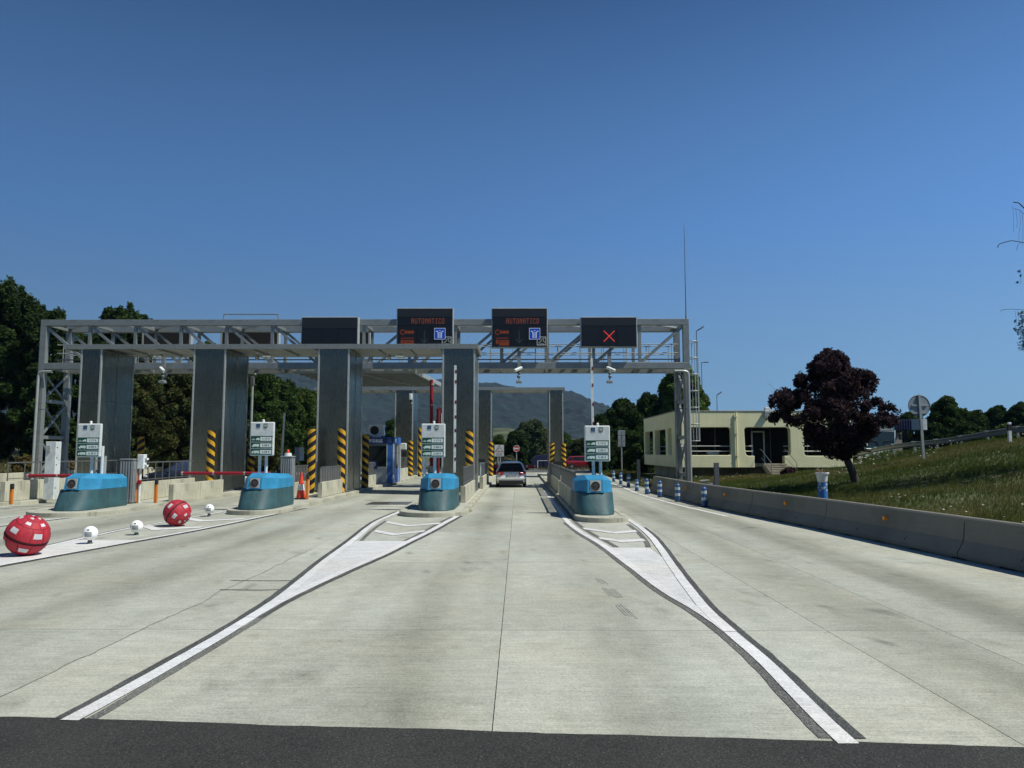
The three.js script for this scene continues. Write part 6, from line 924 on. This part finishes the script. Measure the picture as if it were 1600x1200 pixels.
  T('bright green tall tree behind the right gantry tower', 1064, 80, 562, 52, { col: [0.070, 0.115, 0.028], lobes: 34, per: 150, low: 0.0, hollow: 1 }, 'broadleaf_tree', 'tree', g3);
  T('dark bush at the left end of the office', 1000, 66, 672, 30, { col: dk, lobes: 18, per: 110, low: -0.1 }, 'large_bush', 'bush', g3);
  const g4 = 'trees in the background at the right';
  [['tree behind the round sign, rising tallest in the row', 1478, 72, 617, 30, gr], ['dark tree right of the tallest tree in the row', 1522, 78, 640, 26, dk], ['dark tree before the marker post', 1556, 78, 632, 26, dk], ['dark tree above the guard rail at the right edge', 1592, 76, 628, 26, dk], ['tree outside the right edge behind the guard rail', 1632, 74, 630, 28, dk], ['low tree left of the round sign', 1420, 84, 642, 26, gr], ['round bush below the dark trees, nearer the rail', 1512, 64, 660, 28, dk], ['pale bush under the marker post', 1566, 60, 664, 26, yg], ['dark bush beneath the tallest tree of the row', 1460, 66, 662, 24, dk], ['bush at the right edge behind the rail', 1604, 60, 662, 24, gr]].forEach(([l, px, d, top, hw, c], i) => T(l, px, d, top, hw, { col: c, lobes: 24, per: 120, low: -0.1 }, i > 5 ? 'large_bush' : 'broadleaf_tree', i > 5 ? 'bush' : 'tree', g4));
  // purple plum tree
  { const d = 32, p = at(1302, 541, d), b = at(1338, 742, d), y = HT(b.x, -d); srnd(808);
    const t = tree('purple_tree', 'purple leaved tree with dark leaning trunk on the grassy bank', 'tree', null, p.x, -d, { H: p.y - y, R: 88 * d / FOC, low: 0.20, lobes: 130, per: 60, size: 0.19, q0: 0.2, env: (v) => (v > -0.35 ? 1.12 - 0.62 * sm(-0.35, 1, v) : mix(0.42, 1.12, sm(-1, -0.35, v))), kind: 'plum', col: [0.034, 0.021, 0.028], vary: 0.6, trunk: 0.001, seed: 5, lean: -0.15, hollow: 1, lobeR: [0.06, 0.18] });
    const old = t.children.find((c) => c.name === 'trunk'); t.remove(old); const dx = b.x - p.x, m = new MB(), H = p.y - y; const cv = new THREE.CatmullRomCurve3([V(dx + 0.02, -0.2, 0), V(dx - 0.12, 0.5, 0), V(dx - 0.45, 1.3, 0.05), V(dx - 0.62, 1.9, 0), V(0.2, 3.2, 0), V(0.05, 4.6, 0)]); const tg = new THREE.TubeGeometry(cv, 40, 0.15, 10), pp = tg.attributes.position; for (let i = 0; i < pp.count; i++) { const f = Math.floor(i / 11) / 40, c = cv.getPoint(f), s = mix(1.25, 0.25, f); pp.setXYZ(i, c.x + (pp.getX(i) - c.x) * s, c.y + (pp.getY(i) - c.y) * s, c.z + (pp.getZ(i) - c.z) * s); } m.add(tg);
    for (let i = 0; i < 26; i++) { const s = cv.getPoint(rr(0.38, 0.95)), a = rr(0, 6.28), l = rr(0.7, 1.45), e = s.clone().add(V(Math.cos(a) * l, rr(0.1, 0.9), Math.sin(a) * l)); m.pipe([s, s.clone().lerp(e, 0.5).add(V(0, 0.14, 0)), e], rr(0.02, 0.045), 6, 8); }
    m.pipe([V(dx - 0.45, 1.3, 0), V(dx - 1.0, 1.7, 0.2), V(dx - 1.7, 2.0, 0.3)], 0.05, 7, 10);
    m.build('trunk', M.bark, t);
    const tw = new MB(); for (let i = 0; i < 26; i++) { const s = V(-2.0 + rr(-0.3, 0.3), rr(3.3, 3.8), rr(-0.3, 0.3)), e = s.clone().add(V(rr(-0.75, 0.05), rr(0.1, 0.75), rr(-0.2, 0.2))); tw.pipe([s, s.clone().lerp(e, 0.6).add(V(rr(-0.1, 0.1), 0.05, 0)), e], 0.006, 4, 6); } tw.build('bare_twigs', flat(0.10, 0.085, 0.075, 0.9), t); }
  // small purple shrub by the steps
  { const p = at(1232, 742, 45); tree('purple_shrub', 'low purple shrub at the foot of the office steps', 'shrub', null, p.x, -45, { H: 0.6, R: 0.5, low: -0.2, lobes: 12, per: 70, size: 0.16, kind: 'plum', col: [0.045, 0.022, 0.026], trunk: 0.03, seed: 6 }); }
}
{ // weeping birch at the right edge
  const d = 27, bx = at(1668, 700, d).x, y0 = HT(bx, -d), t = thing('weeping_birch', 'weeping birch at the right edge, only hanging twigs reaching into view', 'tree', [bx, y0, -d]), k = d / FOC, Q = (px, py, dz = 0) => { const q = at(px, py, d); return V(q.x - bx, q.y - y0, dz); };
  const m = new MB(); m.add(new THREE.TubeGeometry(new THREE.CatmullRomCurve3([V(0, -0.2, 0), V(0.1, 3, 0), V(-0.05, 7, 0), V(0.1, 11.5, 0)]), 30, 0.13, 10)); m.build('trunk', std({ color: C(0.32, 0.31, 0.29), map: tBark, roughness: 0.9 }), t);
  srnd(61); const tw = new MB(), br = (pts, r) => tw.pipe(pts, r * 0.65, 5, 20);
  br([V(0, 9.6, 0), Q(1625, 345), Q(1600, 325), Q(1592, 317), Q(1583, 316)], 0.03); br([Q(1600, 335), Q(1593, 328), Q(1584, 326)], 0.012); br([V(0, 8.2, 0), Q(1625, 382), Q(1600, 379), Q(1580, 376), Q(1565, 380), Q(1560, 382), Q(1559, 387)], 0.022); br([Q(1597, 378), Q(1591, 382), Q(1588, 391)], 0.01); br([V(0, 5.4, 0), Q(1620, 488), Q(1597, 484), Q(1578, 483), Q(1566, 484), Q(1563, 487)], 0.012);
  for (const [x, y, l] of [[1582, 322, 40], [1587, 326, 30], [1593, 330, 46], [1597, 333, 52], [1594, 420, 24], [1596, 486, 50], [1590, 486, 34], [1586, 486, 26]]) br([Q(x, y), Q(x + 1.5, y + l * 0.4), Q(x + rr(-1, 3), y + l * 0.75), Q(x + rr(-2, 3), y + l)], 0.006);
  tw.build('twigs', flat(0.05, 0.042, 0.04, 0.9), t);
  const n = 1500, im = new THREE.InstancedMesh(LEAF.plum, M.leaf, n), mm = new THREE.Matrix4(), q = new THREE.Quaternion(), c = new THREE.Color(); let i = 0;
  const leaf = (p, s) => { q.setFromEuler(new THREE.Euler(rr(-3, 3), rr(-3, 3), rr(-3, 3))); mm.compose(p, q, V(s, s, s)); im.setMatrixAt(i, mm); const b = rr(0.6, 1.5); c.setRGB(0.05 * b, 0.075 * b, 0.03 * b); im.setColorAt(i, c); i++; };
  for (; i < 260;) { const f = rnd(); leaf(Q(1600 + rr(-6, 10) * (0.3 + f * 0.5), mix(486, 546, f), rr(-0.3, 0.3)), rr(0.035, 0.075)); } for (const [x, y] of [[1592, 425], [1589, 441], [1594, 430], [1586, 502], [1585, 512], [1587, 516], [1593, 507], [1590, 521]]) for (let j = 0; j < 5; j++) leaf(Q(x + rr(-1, 1), y + rr(-2.5, 2.5)), 0.06);
  for (; i < n;) { const a = rr(0, 6.28), r = rr(0.4, 2.2), h = rr(3.5, 11.5); const p = V(Math.cos(a) * r + 0.6, h, Math.sin(a) * r); if ((p.x + bx) / (d - p.z) < at(1655, 400, d).x / d) continue; leaf(p, rr(0.1, 0.22)); }
  im.name = 'foliage'; im.userData.kind = 'stuff'; im.castShadow = true; t.add(im);
}
// ---------------------------------------------------------------- trees behind the camera, mirrored in the steel cladding
{
  const proto = tree('roadside_tree', 'dark roadside tree behind the camera, mirrored in the cladding', 'tree', 'trees behind the camera', -100, 47, { H: 24, R: 9, lobes: 26, per: 60, size: 1.5, low: -0.02, col: [0.03, 0.046, 0.02], seed: 77 });
  for (let i = 1; i < 15; i++) { const x = -100 + i * 11 + (i % 3); copyOf(proto, 'dark roadside tree behind the camera, mirrored in the cladding', [x, HT(x, 47) - 0.05, 47 + (i % 2) * 4], i * 1.3); }
}
// ---------------------------------------------------------------- grass and flowers of the bank
{
  srnd(400); const bl = []; const nb = []; for (let i = 0; i < 9; i++) { const a = rr(0, 6.28), r = rr(0, 0.10), h = rr(0.5, 1.0), l = rr(0.05, 0.32), w = 0.010, c = V(Math.cos(a) * r, 0, Math.sin(a) * r), d = rr(0, 6.28), e = c.clone().add(V(Math.cos(d) * l, h, Math.sin(d) * l)), md = c.clone().lerp(e, 0.5).add(V(0, 0.1 * h, 0)), u = V(-Math.sin(d) * w, 0, Math.cos(d) * w); const tri = (p, q, s) => { bl.push(...p.toArray(), ...q.toArray(), ...s.toArray()); const gn = q.clone().sub(p).cross(s.clone().sub(p)).normalize(); for (let k = 0; k < 3; k++) nb.push(gn.x, gn.y, gn.z); }; tri(c.clone().sub(u), c.clone().add(u), md.clone().add(u)); tri(c.clone().sub(u), md.clone().add(u), md.clone().sub(u)); tri(md.clone().sub(u), md.clone().add(u), e); }
  const g = new THREE.BufferGeometry(); g.setAttribute('position', new THREE.Float32BufferAttribute(bl, 3)); g.setAttribute('normal', new THREE.Float32BufferAttribute(nb, 3));
  const NG = 120000, im = new THREE.InstancedMesh(g, M.leaf, NG), mm = new THREE.Matrix4(), q = new THREE.Quaternion(), c = new THREE.Color(); let k = 0, guard_ = 0;
  while (k < NG && guard_++ < NG * 4) { const far = rnd() < 0.22, z = far ? rr(-74, -46) : rr(-46, -9), x = far ? rr(7.6, 26) : barX(z) + 0.42 + Math.pow(rnd(), 1.15) * 19; if (x < barX(z) + 0.45) continue; if (x > 10.4 && x < 24 && z < -51) continue; const y = HT(x, z), n = F2(x * 0.5 + 9, z * 0.5, 3), dry = sm(0.40, 0.62, F2(x * 0.22 + 60, z * 0.22, 4)) * (z < -44 || z > -24 ? 1 : 0.75), s = rr(0.10, 0.24) * (0.5 + 1.0 * n) * (far ? 1.5 : 1); q.setFromEuler(new THREE.Euler(rr(-0.25, 0.25), rr(-3, 3), rr(-0.25, 0.25))); mm.compose(V(x, y - 0.01, z), q, V(s * 1.2, s, s * 1.2)); im.setMatrixAt(k, mm); const b = rr(0.65, 1.35); c.setRGB(mix(0.082, 0.185, dry) * b, mix(0.115, 0.165, dry) * b, mix(0.022, 0.055, dry) * b); im.setColorAt(k++, c); }
  im.count = k; im.name = 'grass'; im.receiveShadow = im.castShadow = true; scene.add(im); tag(im, 'rough green and straw coloured grass covering the bank at the right', 'grass'); im.userData.kind = 'stuff';
  const fb = new MB(); for (let i = 0; i < 7; i++) { const a = i * 0.9, r = i ? 0.35 : 0; fb.cyl(0.28, 0.22, 0.1, Math.cos(a) * r, 1 + (i ? -0.04 : 0.03), Math.sin(a) * r, 0.2 * Math.sin(a), 0, -0.2 * Math.cos(a), 6); }
  const fg = fb.geo(false), NF = 1000, fm = new THREE.InstancedMesh(fg, flat(0.62, 0.62, 0.54, 0.8), NF); k = 0; guard_ = 0;
  while (k < NF && guard_++ < 60000) { const z = rr(-47, -11), x = barX(z) + 0.6 + rnd() * 17.5; if (F2(x * 0.55 + 5, z * 0.55, 4) + 0.08 * sm(14, 22, x) < rr(0.54, 0.74)) continue; const s = rr(0.022, 0.062), h = rr(0.22, 0.5); q.setFromEuler(new THREE.Euler(rr(-0.4, 0.4), rr(-3, 3), rr(-0.4, 0.4))); mm.compose(V(x, HT(x, z) + h - s, z), q, V(s, s, s)); fm.setMatrixAt(k++, mm); }
  fm.count = k; fm.name = 'wild_flowers'; fm.castShadow = true; scene.add(fm); tag(fm, 'white umbel flowers scattered through the grass of the bank', 'flowers'); fm.userData.kind = 'stuff';
  const NL = 9000, lm = new THREE.InstancedMesh(g, M.leaf, NL); for (k = 0; k < NL; k++) { const right = rnd() < 0.3, z = right ? rr(-112, -80) : rr(-82, -30), x = right ? rr(-12, 14) : rr(-44, -28.6), s = rr(0.3, 0.7); q.setFromEuler(new THREE.Euler(0, rr(-3, 3), 0)); mm.compose(V(x, HT(x, z), z), q, V(s, s, s)); lm.setMatrixAt(k, mm); const b = rr(0.6, 1.3), dry = rnd(); c.setRGB(mix(0.05, 0.13, dry) * b, mix(0.075, 0.11, dry) * b, 0.035 * b); lm.setColorAt(k, c); } lm.name = 'verge_grass'; scene.add(lm); tag(lm, 'dry tall grass on the verges beyond the toll and under the left trees', 'grass'); lm.userData.kind = 'stuff';
}
renderer.render(scene, camera);
